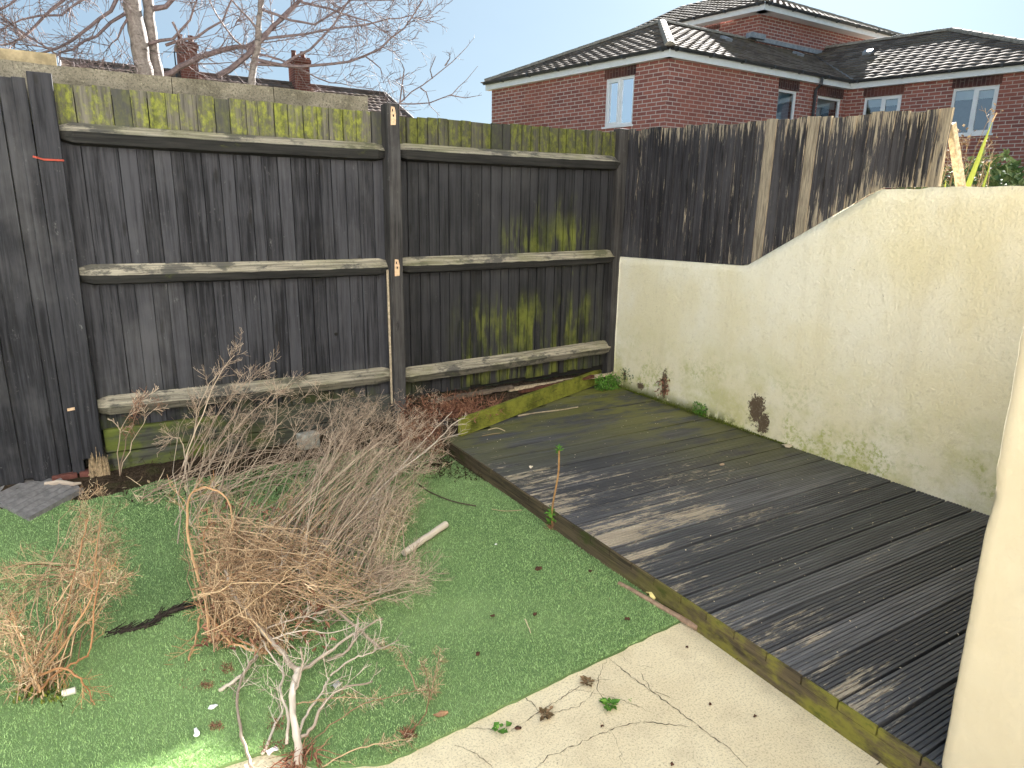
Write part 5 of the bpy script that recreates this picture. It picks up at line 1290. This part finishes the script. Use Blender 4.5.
scrap((496, 545), .012, M_paper, 'tiny cream crumb on the turf below the curved twig', 'crumb', (.008, .006, .004), 'crumb', seedv=13)
scrap((538, 570), .012, M_dkleaf, 'dark crumpled leaf in the open turf under the seedling', 'dry_leaf', (.02, .014, .014), 'leaf', seedv=14)
for k_, ((u, v), lab) in enumerate([((535, 615), 'dark reddish leaf on the turf left of the cane'), ((478, 655), 'brown leaf speck on the turf above the path'), ((493, 617), 'small black crumb on the turf halfway between heap and path'), ((590, 572), 'pale brown speck close to the deck edge'), ((627, 620), 'dark crumb in the turf at the end of the cane')]):
    scrap((u, v), .014, M_dkleaf, lab, 'leaf_crumb', (.011, .009, .008), 'leaf', 'leaf crumbs on the turf', 20+k_)
for k_, ((u, v), lab) in enumerate([((739, 659), 'dark leaf on the path close to the deck'), ((687, 648), 'tiny dark bit on the path under the cane'), ((710, 705), 'black oval speck in the middle of the path'), ((518, 729), 'curled dark red leaf on the path between two weeds'), ((602, 727), 'small dark grit below the bright weed'), ((755, 717), 'brown stain-like leaf at the right of the path'), ((672, 765), 'grit speck at the lower path edge')]):
    scrap((u, v), .002, M_dkleaf, lab, 'leaf_crumb', (.012 if k_ in (0, 3) else .006, .008 if k_ in (0, 3) else .005, .006), 'leaf', 'leaf crumbs on the path', 40+k_)
for k_, (u, v) in enumerate([(195, 680), (205, 690), (190, 672), (222, 660), (235, 690), (215, 725), (232, 668)]):
    pass
pile('dark red-brown moss and crumbs scattered on the turf below the heap', [(180, 660, 235, 690, .01, .018), (200, 682, 212, 688, .012, .03), (222, 664, 232, 672, .012, .03), (210, 722, 222, 730, .01, .02), (268, 715, 285, 730, .01, .03), (262, 740, 285, 752, .01, .03)], 700, M_rust, tuple(g(205, 685)), .010, 'moss_crumbs', 0)
pile('black soil crumbs on the turf by the deck corner', [(425, 455, 450, 468, .01, .03), (430, 458, 442, 466, .01, .035), (405, 462, 420, 472, .01, .02)], 500, M_soil, tuple(g(435, 462)), .018, 'soil_crumbs', .05)
pile('fine brown debris gathered along the foot of the deck', [(455, 470, 540, 500, .008, .02), (560, 540, 640, 600, .01, .018)], 600, M_rust, tuple(g(600, 570)), .007, 'debris', 0)
# cork
m = MB(); a, b = g(62, 694, .022), g(76, 690, .024); m.tube([a, a.lerp(b, .03), a.lerp(b, .97), b], [.009, .0105, .0105, .009], 14, .5); ob = m.build('cork', flat('off_white_plastic', (.72, .68, .56), .5, .1, 30), base=tuple(a)); tag(ob, 'short off-white cylinder lying beside the dried plant at the left', 'cork')
# grey block against the fence
m = MB(); p = ony(308, 435, 4.2); m.obox((p.x, 4.2, .07), (.06, .01, 0), (-.01, .04, 0), (0, 0, .05)); tag(bevel(m.build('concrete_block', flat('pale_concrete', (.36, .35, .30), .9, .3, 30), base=(p.x, 4.2, 0)), .01), 'grey concrete block half hidden behind the dead brush', 'block')

# seedling by the deck edge
random.seed(301)
sx = Vector((1.742, 2.50, 0)); root = thing('seedling', 'single upright brown stem with green leaf tips at the deck edge', 'seedling', tuple(sx)); m = MB()
top_ = ony(559, 450, 2.50); q = [sx+Vector((0, 0, .0)), sx+Vector((-.004, 0, .12)), Vector((top_.x, 2.5, top_.z*.7)), Vector((top_.x, 2.5, top_.z))]; m.tube(smoothpath(q), .0048, 6); m.build('stem', flat('brown_stem', (.30, .17, .07), .7), root)
m = MB()
for i in range(22): m.leaf(q[-1]+Vector((rn(-.006, .006), rn(-.006, .006), rn(-.02, .01))), Vector((rn(-1, 1), rn(-1, 1), rn(.0, 1))), .014, .030)
for i in range(34): m.leaf(Vector((sx.x-.005, sx.y, rn(.03, .10)))+rv(.012), Vector((rn(-1, .3), rn(-1, 1), rn(-.2, .8))), .018, .030)
m.build('leaves', M_leaf, root)
m = MB(); 
for i in range(26): m.tube(wander(sx+Vector((0, 0, .0)), (rn(-1, .2), rn(-1, 1), rn(.5, 2)), rn(.02, .06), 3, .3), [.0025, .002, .0015, .001], 3)
m.build('old_stalks', M_rust, root)
# weeds
def rosette(pp, z, n, ll, mat, label, name='weed', grp=None, up=.5, wdk=.55, cat='weed'):
    c_ = g(pp[0], pp[1], z); m = MB()
    for i in range(n):
        a_ = rn(0, 6.283); L_ = ll*rn(.4, 1.1); d_ = Vector((math.cos(a_), math.sin(a_), up*rn(.1, 1))); p = c_+Vector((math.cos(a_), math.sin(a_), 0))*L_*rn(.0, .8)+Vector((0, 0, .002+.010*random.random())); m.leaf(p, d_, L_*wdk, L_*.8)
    return tag(m.build(name, mat, base=tuple(c_)), label, cat, grp)
rosette((610, 706), .002, 46, .032, M_leaf, 'bright green leafy weed in the middle of the path cracks', grp='weeds in the path cracks')
rosette((545, 716), .002, 36, .026, M_redleaf, 'dull reddish-green weed left of the bright one in the path cracks', grp='weeds in the path cracks')
rosette((500, 732), .002, 12, .028, M_leaf, 'small round-leaved green weed nearest the turf corner', grp='weeds in the path cracks', wdk=.9)
rosette((588, 684), .002, 34, .024, M_redleaf, 'sparse brown-purple weed closest to the turf edge', grp='weeds in the path cracks')
rosette((630, 702), .002, 8, .010, M_leaf, 'tiny green sprout right of the bright weed', grp='weeds in the path cracks')
rosette((438, 674), .015, 8, .012, M_leaf, 'tiny green sprout in the turf', cat='weed')
# corner weed, wall-foot moss and ferns
root = thing('corner_weed', 'bushy small-leaved green weed in the corner where deck, fence and wall meet', 'weed', (3.47, 4.28, .1)); m = MB()
for i in range(520):
    p = Vector((3.46+rn(-.10, .10), 4.25+rn(-.06, .05), .1+abs(rn(-.0, .13))*rn(.5, 1))); m.leaf(p, rv()+Vector((0, -.3, .5)), .016, .022)
m.build('leaves', M_leaf, root); m = MB()
for i in range(14): a = Vector((3.47+rn(-.05, .05), 4.26, .1)); m.tube([a, a+Vector((rn(-.06, .06), rn(-.04, .02), rn(.05, .12)))], .002, 3)
m.build('stems', M_grey, root)
for k_, (yc, hh_, n_, lab) in enumerate([(3.72, .13, 60, 'dark scraggly fern growing from the peeled crack at the wall foot'), (3.33, .09, 130, 'leafy green weed at the wall foot midway along the mossy line'), (4.14, .12, 34, 'small dark sprig on the wall nearest the corner')]):
    m = MB()
    for i in range(n_): p = Vector((3.585+rn(-.03, .008), yc+rn(-.06, .06), .1+rn(.0, hh_)+(.06 if k_ != 1 else 0))); m.leaf(p, rv()+Vector((-.5, 0, .3)), .014, .026)
    tag(m.build('wall_weed', [M_rust, M_leaf, M_leafd][k_], base=(3.58, yc, .1)), lab, 'weed', 'weeds at the wall foot')
m = MB()
for i in range(2600):
    y = rn(2.55, 4.25); k = max(.15, 1-abs(y-3.45)/.85); p = Vector((3.59-abs(random.gauss(0, .018))*k, y, .1+abs(random.gauss(0, .016))*k)); m.leaf(p, rv()+Vector((-.4, 0, .5)), .006, .011)
ob = m.build('wall_moss', M_moss, base=(3.58, 3.3, .1)); tag(ob, 'yellow-green moss along the joint of deck and cream wall', 'moss', None, 'stuff')
# small fern fragments on deck
random.seed(400)
m = MB()
for i in range(260):
    p = Vector((rn(1.8, 3.5), rn(.8, 4.1), .1015+rn(0, .003))); m.leaf(p, (rn(-1, 1), rn(-1, 1), .05), rn(.003, .007), rn(.005, .014))
ob = m.build('deck_crumbs', M_flake, base=(2.6, 2.4, .1)); tag(ob, 'pale crumbs and seed husks sprinkled over the deck boards', 'debris', None, 'stuff')
m = MB(); q = smoothpath([g(518, 416, .108), g(535, 413, .108), g(560, 410, .108), g(578, 407, .108)]); m.tube(q, [.006]*4+[.004]*(len(q)-4), 4); tag(m.build('wood_splinter', flat('worn_splinter', (.38, .31, .22), .85), base=tuple(q[0])), 'long flat splinter lying on the deck below the mossy board', 'splinter')
for k_, pix in enumerate([[(488, 430), (497, 428), (505, 431)], [(482, 436), (492, 434), (500, 433)]]):
    m = MB(); m.tube(smoothpath([g(u, v, .105) for u, v in pix]), .0025, 4); tag(m.build('straw', M_fluff, base=tuple(g(*pix[0], .105))), ['upper curled straw on the deck by the end of the mossy board', 'lower straw on the deck by the end of the mossy board'][k_], 'straw', 'straws on the deck')
